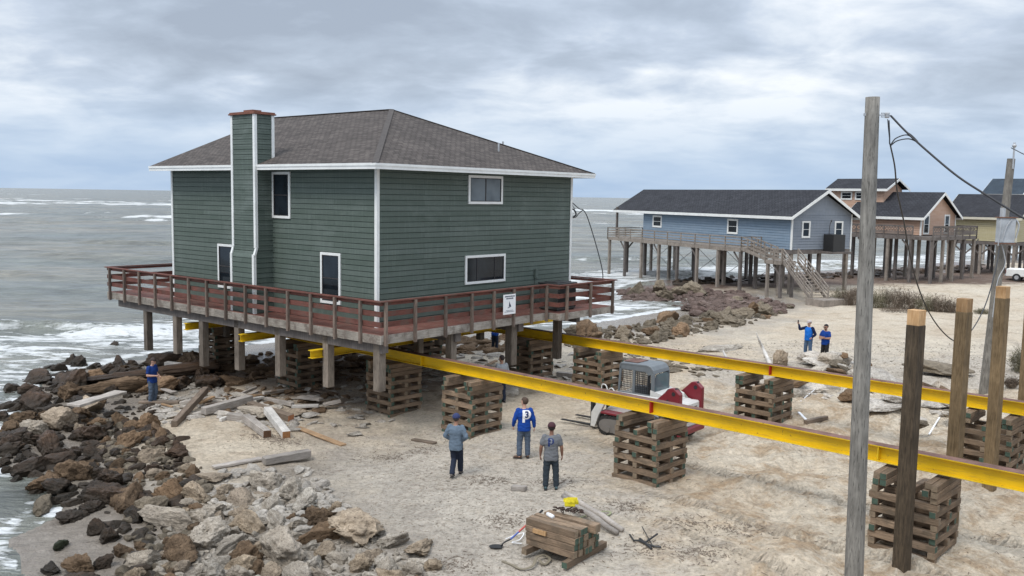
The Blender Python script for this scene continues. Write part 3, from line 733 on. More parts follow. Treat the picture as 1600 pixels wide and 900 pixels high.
for (a, b) in list(zip(rail_pts[:-1], rail_pts[1:])) + [((DX0 - .03, DY1), (DX1 + .03, DY1))]:
    a = Vector((*a, 0)); b = Vector((*b, 0)); d = (b - a).normalized(); nrm = Vector((d.y, -d.x, 0))
    mbx = MB()
    cen = Vector((5, 7, 0)); inn = nrm if nrm.dot(cen - a) > 0 else -nrm
    j = .0 if abs(d.y) > .5 else .002
    mbx.bar(a - d * .07 + Vector((0, 0, DZ + 1.06 + j)), b + d * .07 + Vector((0, 0, DZ + 1.06 + j)), .15, .04)
    for z in (.98, .66, .33):
        mbx.bar(a + inn * .03 + Vector((0, 0, DZ + z + j)), b + inn * .03 + Vector((0, 0, DZ + z + j)), .035, .165 if z < .9 else .10)
    mbx.build('railing', MT['red_wood'] if abs(d.y) > .5 else RWX, deck)
def rpost(x, y, z0=DZ - .33):
    m = MB(); m.box(x - .045, x + .045, y - .045, y + .045, z0, DZ + 1.04); return m.build('rail_post', MT['rail_post'], deck)
for i in range(15):
    yy = DY1 - .35 - i * (DY1 - DY0 - .45) / 13.6
    if yy > DY0: rpost(DX0 - .09, yy)
for x in (-.92, .35, 1.75, 3.05, 4.2, 5.3, 6.35, 7.25): rpost(x, DY0 - .11)
for x in (7.75, 9.3, 10.85): rpost(x, BY0 - .09, DZ - .30)
for yy in (0.6, 2.6, 5): rpost(DX1 + .09, yy)
for x in (2.5, 5.5, 8.5): rpost(x, DY1 + .09)
# girders and the sawn-off piles that hang from the house
gd = MB()
for x in (-.76, 2.6, 6.0, 9.6): gd.box(x - .14, x + .14, DY0 + .1, DY1 - .6, DZ - .60, DZ - .312)
for yy in (1.0, 4.2, 8.0, 11.8): gd.box(-.6, 10.2, yy - .09, yy + .09, DZ - .601, DZ - .40)
gd.build('girder', MT['far_wood_dark'], H)
for (x, y, zb, wd) in [(-.76, 13.3, .84, .27), (-.76, 11.0, .98, .27), (-.76, 9.1, .72, .27), (-.76, 6.7, .9, .28), (-.76, 4.2, 1.02, .28), (-.76, 1.55, 1.02, .28), (-.76, -.98, 1.25, .29),
                       (2.5, -1.0, 1.7, .28), (5.72, -1.0, 1.25, .32), (9.1, -.6, 1.0, .28), (3.3, 1.4, 1.6, .26), (6.0, 3.0, 1.5, .27), (6.0, 6.5, 1.4, .27), (6.0, 10, 1.3, .27), (9.6, 4.0, 1.2, .27), (9.6, 8.5, 1.1, .27), (2.6, 12.8, 1.1, .27), (6, 13.5, 1.1, .27), (9.6, 13, 1.1, .27)]:
    m = MB(); m.box(x - wd / 2, x + wd / 2, y - wd / 2, y + wd / 2, zb, DZ - .33 if x < 0 or y < 0 else DZ - .61); m.build('pile', MT['old_wood_z'], H, bevel=.012)
# sign on the railing
sg = MB(); sg.box(4.62, 5.30, DY0 - .195, DY0 - .18, 3.26, 3.98)
sign = sg.build('sign', MT['pvc']); sign.matrix_world = Matrix.Translation(HC) @ Matrix.Rotation(hrz, 4, 'Z'); tag(sign, 'white paper-sized notice with small emblem fixed to the red deck railing', 'sign')
sk = MB(); yy0, yy1 = DY0 - .1995, DY0 - .1955
r2 = random.Random(3)
for (z, a, b, h) in ((3.885, 4.70, 5.22, .045), (3.81, 4.77, 5.14, .045), (3.39, 4.76, 5.15, .018), (3.345, 4.69, 5.24, .022)):
    x = a
    while x < b:
        q = x + r2.uniform(.015, .04); sk.box(x, q, yy0, yy1, z, z + h * r2.uniform(.75, 1)); x = q + r2.uniform(.006, .015)
sk.prism([(-.03, 0), (.09, .0), (.07, .06), (.03, .10), (.0, .19), (-.02, .10)], (4.95, yy0, 3.54), (1, 0, 0), (0, 0, 1), (0, .004, 0))
sk.prism([(-.1, -.02), (.1, .03), (.09, .05), (-.08, .01)], (4.95, yy0, 3.50), (1, 0, 0), (0, 0, 1), (0, .004, 0))
sk.build('printing', plain('sign_ink', (.03, .04, .08), .6), sign)
# air conditioner on the railed platform
ac = empty('air_conditioner', HL(8.45, -1.05, DZ), hrz, 'dark grey outdoor air conditioner behind the red railing at the house corner', 'air conditioner')
m = MB(); m.box(-.6, .6, -.45, .45, .05, 1.02); m.build('casing', plain('ac_case', (.06, .065, .06), .6), ac, bevel=.02)
m = MB()
for i in range(24): m.box(-.58 + i * .05, -.565 + i * .05, -.465, -.45, .12, .92)
for i in range(16): m.box(.60, .615, -.42 + i * .055, -.405 + i * .055, .12, .92)
m.build('louvres', MT['dark_metal'], ac)
m = MB(); m.box(-.64, .64, -.49, .49, 1.02, 1.07); m.box(-.4, .5, -.3, .35, 1.07, 1.10); m.build('top_grille', MT['dark_metal'], ac, bevel=.01)
m = MB(); m.box(-.55, .55, -.4, .4, 0, .05); m.build('base', MT['black'], ac)
# loose service cable hanging off the far corner of the house
def spline(pts, n=8):
    P = [Vector(p) for p in pts]; o = []
    P = [P[0] * 2 - P[1]] + P + [P[-1] * 2 - P[-2]]
    for i in range(1, len(P) - 2):
        for k in range(n):
            t = k / n; a, b, c, d = P[i - 1:i + 3]
            o.append(.5 * ((2 * b) + (c - a) * t + (2 * a - 5 * b + 4 * c - d) * t * t + (3 * b - a - 3 * c + d) * t ** 3))
    o.append(P[-2]); return o
cy = (HC + HV * L2).y
def cpx(seq, Yd): return [AT(a, b, Yd) for a, b in seq]
m = MB(); m.tube(spline(cpx([(891, 314), (905, 326), (911, 328), (918, 340), (930, 378), (939, 412), (942, 430), (941, 440)], cy + .4)), .022, 6)
m.tube(spline(cpx([(911, 328), (904, 334), (900, 339), (895, 340)], cy + .4)), .02, 6)
m.tube(spline(cpx([(891, 326), (897, 328), (900, 335), (895, 340)], cy + .4)), .035, 6)
m.tube(spline(cpx([(893, 316), (895, 322), (899, 327)], cy + .4)), .015, 6)
tag(m.build('power_cable', MT['black'], smooth=True), 'loose black cable looping down from the far corner of the green house', 'cable')
#BEAMS
# ------------------------------------------------------------------ yellow moving beams
BY = .7629
BU = Vector((-math.cos(BY), math.sin(BY), -.0029)).normalized(); BV = Vector((math.sin(BY), math.cos(BY), 0))
brz = math.atan2(BU.y, BU.x)
def ibeam(loc, rz, x0, x1, label, h=.3675, fw=.31, marks=(), stiff=(), rust_top=True, group=None, rx=None):
    e = empty('steel_beam', loc, rz, label, 'steel beam', group)
    if rx: e.rotation_euler = (0, rx, rz)
    m = MB(); m.box(x0, x1, -fw / 2, fw / 2, 0, .022); m.build('bottom_flange', MT['yellow'], e, bevel=.003)
    m = MB(); m.box(x0, x1, -.009, .009, .022, h - .024); m.build('web', MT['yellow'], e)
    m = MB(); m.mi = 0; m.box(x0, x1, -fw / 2, fw / 2, h - .024, h - .004)
    m.mi = 1; m.box(x0 + .004, x1 - .004, -fw / 2 + .006, fw / 2 - .006, h - .004, h)
    m.build('top_flange', [MT['yellow'], MT['rust'] if rust_top else MT['yellow']], e)
    for s in stiff:
        m = MB(); m.box(s - .012, s + .012, -fw / 2 + .01, fw / 2 - .01, .0225, h - .0245)
        for z in (.08, h - .08): m.box(s + .012, s + .05, fw / 2 - .09, fw / 2 - .05, z, z + .04)
        m.build('stiffener', MT['yellow'], e)
    for s in marks:
        m = MB(); m.box(s - .02, s + .02, -fw / 2 + .012, fw / 2 - .012, .0225, h - .0245); m.build('painted_mark', MT['red_mark'], e)
    return e
FB = Vector((-1.89, 30, 1.65)); RB = Vector((9.06, 30, 1.65))
def bpos(B, px):                                           # distance along the beam seen at picture column px
    lo, hi = -18.0, 60.0
    for _ in range(50):
        k = (lo + hi) / 2
        if proj(B + BU * k)[0] > px: lo = k
        else: hi = k
    return lo
tf = bpos(FB, 1020); tr = bpos(RB, 1205)
# local x runs along BU
ibeam(FB, brz, -24, 21.5, 'long yellow I-beam with rusty top nearest the camera, carrying the green house', marks=(tf,), stiff=(bpos(FB, 662), tf - 6.2, tf + 14), rx=.0029)
ibeam(RB, brz, -22, 24.5, 'long yellow I-beam with rusty top, farther from the camera and behind the skid loader', marks=(tr,), stiff=(bpos(RB, 871), tr - 7, tr + 13), rx=.0029)
xb = [(1.75, -1.35, 'yellow cross beam under the deck nearest the front corner of the green house'),
      (6.3, -1.0, 'yellow cross beam under the middle of the long side of the green house'),
      (10.2, -.9, 'yellow cross beam under the seaward end of the green house')]
for y, x0, lb in xb:
    ibeam(HL(0, y, 2.03), hrz, x0, 13.2, lb, h=.27, fw=.24, rust_top=False, group='cross beams under the green house')
m = MB()
# ------------------------------------------------------------------ timber cribs
def timber_mesh(end):
    bm = bmesh.new(); bmesh.ops.create_cube(bm, size=1.0)
    for v_ in bm.verts: v_.co = Vector((v_.co.x, v_.co.y * .143, v_.co.z * .143))
    bmesh.ops.bevel(bm, geom=[e for e in bm.edges], offset=.006, segments=1, affect='EDGES')
    me = bpy.data.meshes.new('timber'); bm.to_mesh(me); bm.free()
    me.materials.append(MT['crib']); me.materials.append(end)
    for p in me.polygons:
        if abs(p.normal.x) > .9: p.material_index = 1
    return me
TM = [timber_mesh(MT['crib_end']), timber_mesh(MT['crib_end_b']), timber_mesh(MT['crib_end'])]
def timber(parent, c, length, rz, name='timber', r=None):
    r = r or rnd
    o = bpy.data.objects.new(name, r.choice(TM)); COL.objects.link(o)
    if parent: o.parent = parent
    o.location = c; o.rotation_euler = (r.uniform(-.02, .02), r.uniform(-.008, .008), rz + r.uniform(-.035, .035)); o.scale = (length * r.uniform(.95, 1.05), r.uniform(.93, 1.04), r.uniform(.95, 1.0))
    return o
def crib(center, label, size=(1.42, 1.42), top=1.62, nf=3, rz=None):
    zb = min(hz(center.x + dx, center.y + dy) for dx in (-.6, 0, .6) for dy in (-.6, 0, .6)) - .04
    e = empty('timber_crib', (center.x, center.y, zb), (brz if rz is None else rz), label, 'timber crib', 'stacked timber cribs under the yellow beams')
    n = max(6, round((top - zb) / .146)); dz = (top - zb) / n
    r = random.Random(int(center.x * 100))
    lx, ly = size
    for k in range(n):
        z = (k + .5) * dz
        across = (n - 1 - k) in (0, 1) or (n - k) % 2 == 1
        if across:                                        # run across the beam
            if n - 1 - k in (0, 1):
                for s in (-1, 1):
                    for q in (0, 1): timber(e, (s * (lx / 2 - .09 - q * .15), r.uniform(-.03, .03), z), ly, PI / 2, r=r)
            else:
                for i in range(nf): timber(e, (-(lx / 2 - .08) + i * (lx - .16) / (nf - 1), r.uniform(-.03, .03), z), ly, PI / 2, r=r)
        else:
            for i in range(3): timber(e, (r.uniform(-.03, .03), -(ly / 2 - .08) + i * (ly - .16) / 2, z), lx, 0, r=r)
    return e
def under(B, px, off=0.0):
    k = bpos(B, px); return B + BU * k
for B, px, lb in [(FB, 1433, 'timber crib under the near beam, behind the nearest square post'), (FB, 1018, 'timber crib under the near beam, directly in front of the skid loader'),
                  (FB, 738, 'timber crib under the near beam, right behind the man in the denim shirt'), (FB, 616, 'timber crib just right of the hanging front corner pile of the house'),
                  (FB, 473, 'shaded timber crib under the middle of the long side of the green house'), (FB, 345, 'dark timber crib nearest the sea under the near beam'),
                  (RB, 1553, 'timber crib under the far beam at the right edge, between the tall square posts'), (RB, 1195, 'timber crib under the far beam, to the right of the skid loader'),
                  (RB, 935, 'timber crib under the far beam, beside the cab of the skid loader'), (RB, 828, 'shaded timber crib under the far beam at the corner of the house')]:
    crib(under(B, px), lb)
crib(HL(9.4, 7.5, 0) , 'dark timber crib deep under the house, seen through the piles', top=1.95)
# ------------------------------------------------------------------ tall square posts for the new house foundation
def sq_post(x, y, top, label, m1, w_=.27, rz=.64, lean=0.0):
    z0 = hz(x, y) - .25
    e = empty('square_post', (x, y, z0), rz, label, 'post', 'tall square timber posts set in the sand'); e.rotation_euler = (lean, 0, rz)
    m = MB(); h = top - z0; m.box(-w_ / 2, w_ / 2, -w_ / 2, w_ / 2, 0, h - .31); m.build('shaft', m1, e, bevel=.008)
    m = MB(); m.box(-w_ / 2 + .012, w_ / 2, -w_ / 2 + .012, w_ / 2, h - .31, h); m.build('cut_top', MT['post_top'], e, bevel=.006)
    m = MB(); m.box(w_ / 2, w_ / 2 + .03, -w_ * .1, w_ * .4, h * .48, h * .58); m.build('cleat', m1, e)
sq_post(8.15, 18.28, 5.35, 'dark brown square post with fresh cut top, nearest the camera', MT['post_dark'])
sq_post(10.38, 20.85, 5.33, 'brown square post with cut top, second from the camera', MT['post_mid'])
sq_post(12.80, 23.75, 5.36, 'light brown square post standing in front of the leaning utility pole', MT['post_mid'])
sq_post(15.25, 26.7, 5.36, 'brown square post cut off by the right edge of the picture', MT['post_mid'])
# ------------------------------------------------------------------ utility poles and wires
e = empty('utility_pole', (5.375, 13.6, hz(5.4, 13.6) - .3), 0, 'tall grey round wooden utility pole in the foreground', 'utility pole')
m = MB(); n = 26; z0 = e.location.z
pts = [(-.148 * (i / n), 0, (9.02 - z0) * i / n) for i in range(n + 1)]
m.tube(pts, [.152 - .052 * i / n for i in range(n + 1)], 20)
m.build('pole', MT['pole'], e, smooth=False)
for p in bpy.data.meshes['pole'].polygons: p.use_smooth = len(p.vertices) == 4
def loc_of(e, P): return e.matrix_local.inverted() @ Vector(P) if False else Vector(P) - e.location
ip = AT(1385, 180, 13.55)
m = MB(); a = loc_of(e, AT(1350, 179, 13.6)); b = loc_of(e, AT(1392, 180, 13.6)); m.tube([a, b], .009, 8)
m.box(a.x, a.x + .02, -.02, .02, a.z - .02, a.z + .02)
m.box(b.x - .14, b.x - .02, -.012, .012, b.z + .018, b.z + .034); m.box(b.x - .14, b.x - .02, -.012, .012, b.z - .034, b.z - .018)
m.build('bracket', MT['galv'], e)
m = MB(); c = loc_of(e, AT(1386, 180, 13.6)); m.tube([c + Vector((0, 0, -.04)), c + Vector((0, 0, -.02)), c, c + Vector((0, 0, .02)), c + Vector((0, 0, .04))], [.026, .04, .022, .04, .026], 12)
m.build('insulator', plain('ceramic', (.4, .4, .4), .3), e, smooth=True)
P2 = Vector((18.83, 35.84, 0)); P2z = hz(P2.x, P2.y) - .3
e2 = empty('utility_pole', (P2.x, P2.y, P2z), 0, 'leaning grey utility pole with a metal box, behind the square posts', 'utility pole')
m = MB(); lx = .53
m.tube([(lx * i / 12, .16 * i / 12, (9.25 - P2z) * i / 12) for i in range(13)], [.20 - .055 * i / 12 for i in range(13)], 16); m.build('pole', MT['pole'], e2)
zt = 9.25 - P2z
m = MB(); m.tube([(lx, .0, zt - .4), (lx + .0, .0, zt + .42)], .035, 8); m.tube([(lx, .0, zt + .42), (lx, .0, zt + .50), (lx, 0, zt + .56), (lx, 0, zt + .62)], [.05, .09, .05, .04], 10); m.build('insulator', MT['galv'], e2)
bx = AT(1568, 359, 35.6) - e2.location
m = MB(); m.box(bx.x - .34, bx.x + .30, bx.y - .32, bx.y - .06, bx.z - .50, bx.z + .46); m.build('metal_box', plain('grey_box', (.36, .38, .40), .6, var=.25, scale=3), e2, bevel=.02)
m = MB(); m.box(bx.x - .38, bx.x + .34, bx.y - .36, bx.y - .02, bx.z + .46, bx.z + .50); m.box(bx.x - .36, bx.x + .32, bx.y - .34, bx.y - .04, bx.z - .54, bx.z - .50)
m.build('box_lid', plain('rusty_edge', (.16, .08, .05), .8), e2)
m = MB(); m.tube([(bx.x - .18, bx.y - .2, bx.z + .5), (bx.x - .18, bx.y - .2, bx.z + .85)], .10, 10)
m.tube(spline([(bx.x - .3, bx.y - .33, bx.z + .44), (bx.x - .32, bx.y - .38, bx.z), (bx.x - .36, bx.y - .36, bx.z - .6)]), .02, 5)
m.tube(spline([(bx.x + .1, bx.y - .34, bx.z + .4), (bx.x - .1, bx.y - .38, bx.z + .1), (bx.x - .22, bx.y - .36, bx.z - .45)]), .02, 5)
m.tube(spline([(bx.x + .3, bx.y - .2, bx.z + .45), (bx.x + .42, bx.y - .3, bx.z + .2), (bx.x + .34, bx.y - .3, bx.z - .3)]), .03, 5)
m.tube(spline([(bx.x - .1, bx.y - .1, bx.z - .5), (bx.x + .05, bx.y - .2, bx.z - 1.3), (bx.x - .2, bx.y - .2, bx.z - 2.0), (bx.x - .3, bx.y - .2, bx.z - 3.4)]), .018, 5)
m.build('conduit', MT['galv'], e2)
Wt = .014
m = MB(); pts = [(1392, 181), (1415, 205), (1450, 237), (1497, 276), (1545, 307), (1600, 341), (1680, 385)]
Yd = [13.6, 13.3, 13.0, 12.6, 12.2, 11.8, 11.2]
m.tube(spline([AT(a, b, y) for (a, b), y in zip(pts, Yd)]), Wt, 6)
m.tube(spline([AT(a, b, 13.3) for a, b in ((1389, 188), (1390, 212), (1391, 226), (1400, 216), (1418, 211), (1434, 222), (1425, 212), (1416, 206))]), .009, 6)
m.tube(spline([AT(a, b, 13.3) for a, b in ((1391, 228), (1402, 220), (1420, 217), (1434, 222))]), .009, 6)
m.tube(spline([AT(a, b, 13.4) for a, b in ((1387, 186), (1388, 200), (1391, 228))]), .006, 6)
tag(m.build('service_wire', MT['black'], smooth=True), 'thick black wire running down from the foreground pole to the right edge', 'wire')
m = MB(); sg_ = [(1391, 226), (1398, 260), (1402, 300), (1412, 345), (1420, 390), (1432, 440), (1450, 485), (1470, 515), (1490, 532), (1505, 530), (1525, 506), (1542, 470), (1556, 420), (1562, 385)]
yd = np.linspace(13.5, 35.3, len(sg_))
m.tube(spline([AT(a, b, 13.5 + 21.8 * (i / 13) ** 1.3) for i, (a, b) in enumerate(sg_)]), [.011 + .010 * i / 104 for i in range(105)], 6)
tag(m.build('slack_cable', MT['black'], smooth=True), 'slack black cable sagging between the two utility poles', 'cable')
m = MB(); m.tube(spline([AT(1580, 231, 36), AT(1590, 236, 34), AT(1600, 241, 32), AT(1640, 258, 28)]), .018, 5)
tag(m.build('service_wire', MT['black']), 'short wire with clips leaving the top of the leaning utility pole', 'wire')
#FARHOUSES
def far_house(name, label, corner, u, v, LL, WW, zf, ze, zr, wall_mat, gable_mat, roof_mat=None, ov=.5, roof_ext=0.0, pile_w=.26, pile_nx=3, pile_ny=5, trim=None, gable_far=True, exp_=.22):
    rz = math.atan2(v.y, v.x)
    e = empty(name, (corner.x, corner.y, 0), rz, label, 'house')
    w = MB(); siding_wall(w, (0, LL), (0, 0), zf, ze, (-1, 0), exp_, .035, .015, .05); siding_wall(w, (WW, 0), (WW, LL), zf, ze, (1, 0), exp_, .035, .015, .05)
    w.build('wall', wall_mat, e)
    w = MB(); siding_wall(w, (0, 0), (WW, 0), zf, ze, (0, -1), exp_, .035, .015, .05)
    w.prism([(0, ze), (WW, ze), (WW / 2, zr - .12)], (0, 0, 0), (1, 0, 0), (0, 0, 1), (0, .1, 0)); w.build('gable_wall', gable_mat, e)
    w = MB(); siding_wall(w, (WW, LL), (0, LL), zf, ze, (0, 1), exp_, .035, .015, .05); w.prism([(0, ze), (WW, ze), (WW / 2, zr - .12)], (0, LL - .1, 0), (1, 0, 0), (0, 0, 1), (0, .1, 0)); w.build('gable_wall', gable_mat, e)
    s = (zr - ze) / (WW / 2); eo = ze - s * ov; y0, y1 = -ov, LL + ov + roof_ext
    a, b, c, d = (-ov, y0, eo + .12), (-ov, y1, eo + .12), (WW + ov, y0, eo + .12), (WW + ov, y1, eo + .12); p, q = (WW / 2, y0, zr + .12), (WW / 2, y1, zr + .12)
    r = roof_slopes('roof', [[a, b, q, p], [c, d, q, p]], roof_mat or MT['shingle_dk'], e, .08)
    t = MB()
    for s_ in (0, 1):
        x = -ov if s_ == 0 else WW + ov; sgn = -1 if s_ == 0 else 1
        t.box(*sorted((x, x + sgn * .04)), y0, y1, eo - .16, eo + .09)
        for yy in (y0 - .04, y1): t.prism([(x, eo - .16), (x, eo + .10), (WW / 2, zr + .10), (WW / 2, zr - .16)], (0, yy, 0), (1, 0, 0), (0, 0, 1), (0, .04, 0))
    for x in (0, WW):
        t.box(x - .06, x + .06, -.05, -.016, zf, ze); t.box(x - (.05 if x == 0 else -.016), x + (.05 if x else -.016), -.049, .09, zf, ze) if x == 0 else t.box(x + .016, x + .05, -.049, .09, zf, ze)
    t.build('fascia', trim or MT['white'], r)
    g = MB(); g.box(0, WW, 0, LL, zf - .35, zf - .002); g.build('floor_frame', MT['far_wood_dark'], e)
    for i in range(pile_nx):
        for j in range(pile_ny):
            x = .2 + (WW - .4) * i / (pile_nx - 1); y = .2 + (LL - .4) * j / (pile_ny - 1)
            wp = corner + v * x + u * y
            m = MB(); m.box(x - pile_w / 2, x + pile_w / 2, y - pile_w / 2, y + pile_w / 2, min(hz(wp.x, wp.y), .0) - .6, zf - .35); m.build('pile', MT['far_wood_dark'] if (i + j) % 2 else MT['far_wood'], e)
    return e
def deck_part(e, x0, x1, y0, y1, z, corner, u, v, sides, mat, post=1.6, rails=(.95, .68, .42, .18), rh=.09, pile_edge=True, lattice=False, pw=.24, name='deck', pstep=3.0):
    d = MB(); d.box(x0, x1, y0, y1, z - .06, z); dk = d.build(name, mat, e)
    j = MB(); j.box(x0, x1, y0, y0 + .05, z - .32, z - .06); j.box(x0, x1, y1 - .05, y1, z - .32, z - .06); j.box(x0, x0 + .05, y0, y1, z - .32, z - .06); j.box(x1 - .05, x1, y0, y1, z - .32, z - .06); j.build('rim_board', mat, dk)
    r = MB()
    for s in sides:
        a, b = {'x0': ((x0, y0), (x0, y1)), 'x1': ((x1, y0), (x1, y1)), 'y0': ((x0, y0), (x1, y0)), 'y1': ((x0, y1), (x1, y1))}[s]
        a = Vector((*a, z)); b = Vector((*b, z)); L = (b - a).length; n = max(1, round(L / post))
        for i in range(n + 1):
            p = a.lerp(b, i / n); r.bar(p + Vector((0, 0, -.25)), p + Vector((0, 0, 1.0)), .09, .09)
        for h in rails: r.bar(a + Vector((0, 0, h)), b + Vector((0, 0, h)), .04, rh)
        if lattice:
            dd = (b - a).normalized(); k = 0.0
            while k < L - .5:
                r.bar(a + dd * k + Vector((0, 0, .42)), a + dd * (k + .5) + Vector((0, 0, .92)), .02, .04); r.bar(a + dd * (k + .5) + Vector((0, 0, .42)), a + dd * k + Vector((0, 0, .92)), .025, .04); k += .28
    r.build('railing', mat, dk)
    if pile_edge:
        for s in sides[:1] if isinstance(pile_edge, bool) else pile_edge:
            a, b = {'x0': ((x0 + .15, y0 + .2), (x0 + .15, y1 - .2)), 'x1': ((x1 - .15, y0 + .2), (x1 - .15, y1 - .2)), 'y0': ((x0 + .2, y0 + .15), (x1 - .2, y0 + .15)), 'y1': ((x0 + .2, y1 - .15), (x1 - .2, y1 - .15))}[s]
            a = Vector((*a, 0)); b = Vector((*b, 0)); n = max(1, round((b - a).length / pstep))
            for i in range(n + 1):
                p = a.lerp(b, i / n); wp = corner + v * p.x + u * p.y
                m = MB(); m.box(p.x - pw / 2, p.x + pw / 2, p.y - pw / 2, p.y + pw / 2, min(hz(wp.x, wp.y), 0) - .6, z - .32); m.build('pile', MT['far_wood'] if i % 3 else MT['far_wood_dark'], e)
                if i % 2 == 0:
                    br = MB(); dd = (b - a).normalized()
                    br.bar(p + Vector((0, 0, z - 1.3)), p + dd * .9 + Vector((0, 0, z - .35)), .08, .14); br.build('brace', MT['far_wood_dark'], e)
    return dk
def stairs(e, p, q, width, side, mat, name='stair'):
    """flight from top p to bottom q (local), width along side vector"""
    p = Vector(p); q = Vector(q); side = Vector(side).normalized(); n = max(4, int(abs(p.z - q.z) / .2)); m = MB()
    for i in range(n):
        c = p.lerp(q, (i + .5) / n); d = Vector((q.x - p.x, q.y - p.y, 0)).normalized()
        m.bar(c, c + side * width, .28, .045)
    for s in (0, width):
        m.bar(p + side * s, q + side * s, .05, .28)
    st = m.build(name, mat, e); r = MB()
    for s in (0, width):
        for h in (.35, .65, .98): r.bar(p + side * s + Vector((0, 0, h)), q + side * s + Vector((0, 0, h)), .05, .09)
        for k in range(5):
            c = p.lerp(q, k / 4) + side * s; r.bar(c - Vector((0, 0, .1)), c + Vector((0, 0, 1.02)), .09, .09)
    r.build('handrail', mat, st)
    return st
# blue house
bu = Vector((-.44, .898, 0)).normalized(); bv = Vector((bu.y, -bu.x, 0))
bc = G(1233, 455, 0)
zat = lambda P, py: AT(proj(P)[0], py, P.y).z
LLb = along(bc + Vector((0, 0, 4.5)), bu, 1005); WWb = along(bc + Vector((0, 0, 4.5)), bv, 1329); LRb = along(bc + Vector((0, 0, 6)) - bv * .6, bu, 958)
zfb = zat(bc, 390.7); zeb = zat(bc, 334); pk = bc + bv * (WWb / 2); zrb = AT(proj(pk)[0], 296.8, pk.y).z - .1
bh = far_house('stilt_house', 'blue clapboard house on piles with a long grey deck and charcoal roof', bc, bu, bv, LLb, WWb, zfb, zeb, zrb, MT['blue'], MT['blue_b'], roof_ext=LRb - LLb - .5, pile_nx=3, pile_ny=6, ov=.55)
bh['label'] = 'blue clapboard house on tall piles with a long grey deck and zigzag stairs'
def fx(c, u, px, x=0): return along(c + Vector((0, 0, 4.5)) + Vector((u.y, -u.x, 0)) * x, u, px)
ya, yb = fx(bc, bu, 1020), fx(bc, bu, 1034); window(bh, 'x', yb, ya, zfb + 1.15, zfb + 2.35, pl=-.01, frame=.14, dark=False)
ya, yb = fx(bc, bu, 1136.5), fx(bc, bu, 1153); window(bh, 'x', yb, ya, zfb + 1.0, zfb + 2.35, pl=-.01, frame=.14, dark=False)
for a, b in ((1252, 1265), (1303, 1316)):
    xa, xc = along(bc + Vector((0, 0, 4.5)), bv, a), along(bc + Vector((0, 0, 4.5)), bv, b); window(bh, 'y', xa, xc, zfb + 1.0, zfb + 2.4, pl=-.01, frame=.12, dark=False)
dkx = -2.2
y0 = fx(bc, bu, 1159, dkx); y1 = fx(bc, bu, 950, dkx)
deck_part(bh, dkx, -.02, y0, y1, zfb - .05, bc, bu, bv, ('x0', 'y1', 'y0'), MT['far_wood'], post=2.2, pile_edge=('x0',))
m = MB(); yq = LRb - .6; m.box(-.55, -.35, yq - .1, yq + .1, zfb - .3, zeb + .1); m.build('porch_post', MT['far_wood_dark'], bh)
deck_part(bh, 0, WWb, LLb + .02, y1, zfb - .06, bc, bu, bv, ('y1',), MT['far_wood'], pile_edge=('y1',), post=2)
# x-bracing rods
m = MB()
for j in range(5):
    a = LLb * j / 5.2 + .4; b = a + LLb / 5.2
    m.tube([(.3, a, .6), (.3, b, zfb - .5)], .025, 4); m.tube([(.3, b, .6), (.3, a, zfb - .5)], .025, 4)
m.build('bracing', MT['far_wood_dark'], bh)
yl1 = fx(bc, bu, 1200, dkx); yl0 = fx(bc, bu, 1226, dkx); zl = AT(1212, 406, (bc + bu * yl0 + bv * dkx).y).z - 0.1
stairs(bh, (dkx, y0, zfb - .05), (dkx, yl1, zl), 1.1, (1, 0, 0), MT['far_wood'])
deck_part(bh, dkx - .2, dkx + 1.3, yl0, yl1, zl, bc, bu, bv, ('x0',), MT['far_wood'], pile_edge=('x0', 'x1'), post=1.2, pw=.22, name='stair_landing', pstep=1.6)
bq = G(1268, 471, 0) - bc; bql = Vector((bq.dot(bv), bq.dot(bu), .1)); bp = Vector((dkx - .1, yl0, zl)); bd = (bql - bp); bd.z = 0; bd.normalize()
stairs(bh, bp, bql, 1.3, Vector((-bd.y, bd.x, 0)) if bd.y > 0 else Vector((-bd.y, bd.x, 0)), MT['far_wood'])
m = MB(); m.box(bql.x - .2, bql.x + 2.6, bql.y - 1.4, bql.y + .4, -.3, .22); m.build('step_block', MT['far_wood'], bh)
# outdoor unit on the gable and service drop
m = MB(); xa = along(bc + Vector((0, 0, 4.5)), bv, 1286); m.box(xa, xa + 1.3, -1.2, -.1, zfb - .1, zfb + 1.3); m.build('outdoor_unit', MT['dark_metal'], bh)
m = MB(); m.box(xa - .5, xa + 2.0, -1.35, -.02, zfb - .3, zfb - .12); m.build('unit_shelf', MT['far_wood_dark'], bh)
m = MB(); m.tube(spline([(xa + .7, -.2, zfb + 2.3), (xa + .55, -.3, zfb + 2.5), (xa + .4, -.3, zfb + 2.0), (xa + .4, -.25, zfb + 1.3)]), .03, 5); m.build('conduit', MT['dark_metal'], bh)
# piles and stairs at its gable end
# salmon house
su = Vector((-.62, .785, 0)).normalized(); sv = Vector((su.y, -su.x, 0)); sc_ = G(1434, 439, 0)
zfs = zat(sc_, 368); zes = zat(sc_, 336); WWs = along(sc_ + Vector((0, 0, 4.5)), sv, 1491); LLs = along(sc_ + Vector((0, 0, 4.5)), su, 1330)
pk = sc_ + sv * (WWs / 2); zrs = AT(proj(pk)[0], 300.5, pk.y).z - .1
shh = far_house('stilt_house', 'salmon pink house with charcoal roof, raised upper storey and wrap-around lattice deck', sc_, su, sv, LLs, WWs, zfs, zes, zrs, MT['salmon'], MT['salmon'], pile_nx=3, pile_ny=4, ov=.5)
for a, b in ((1441.5, 1450.5), (1474, 1482)):
    xa, xc = along(sc_ + Vector((0, 0, 4.5)), sv, a), along(sc_ + Vector((0, 0, 4.5)), sv, b); window(shh, 'y', xa, xc, zfs + .1, zfs + 2.0, pl=-.01, frame=.13, dark=False)
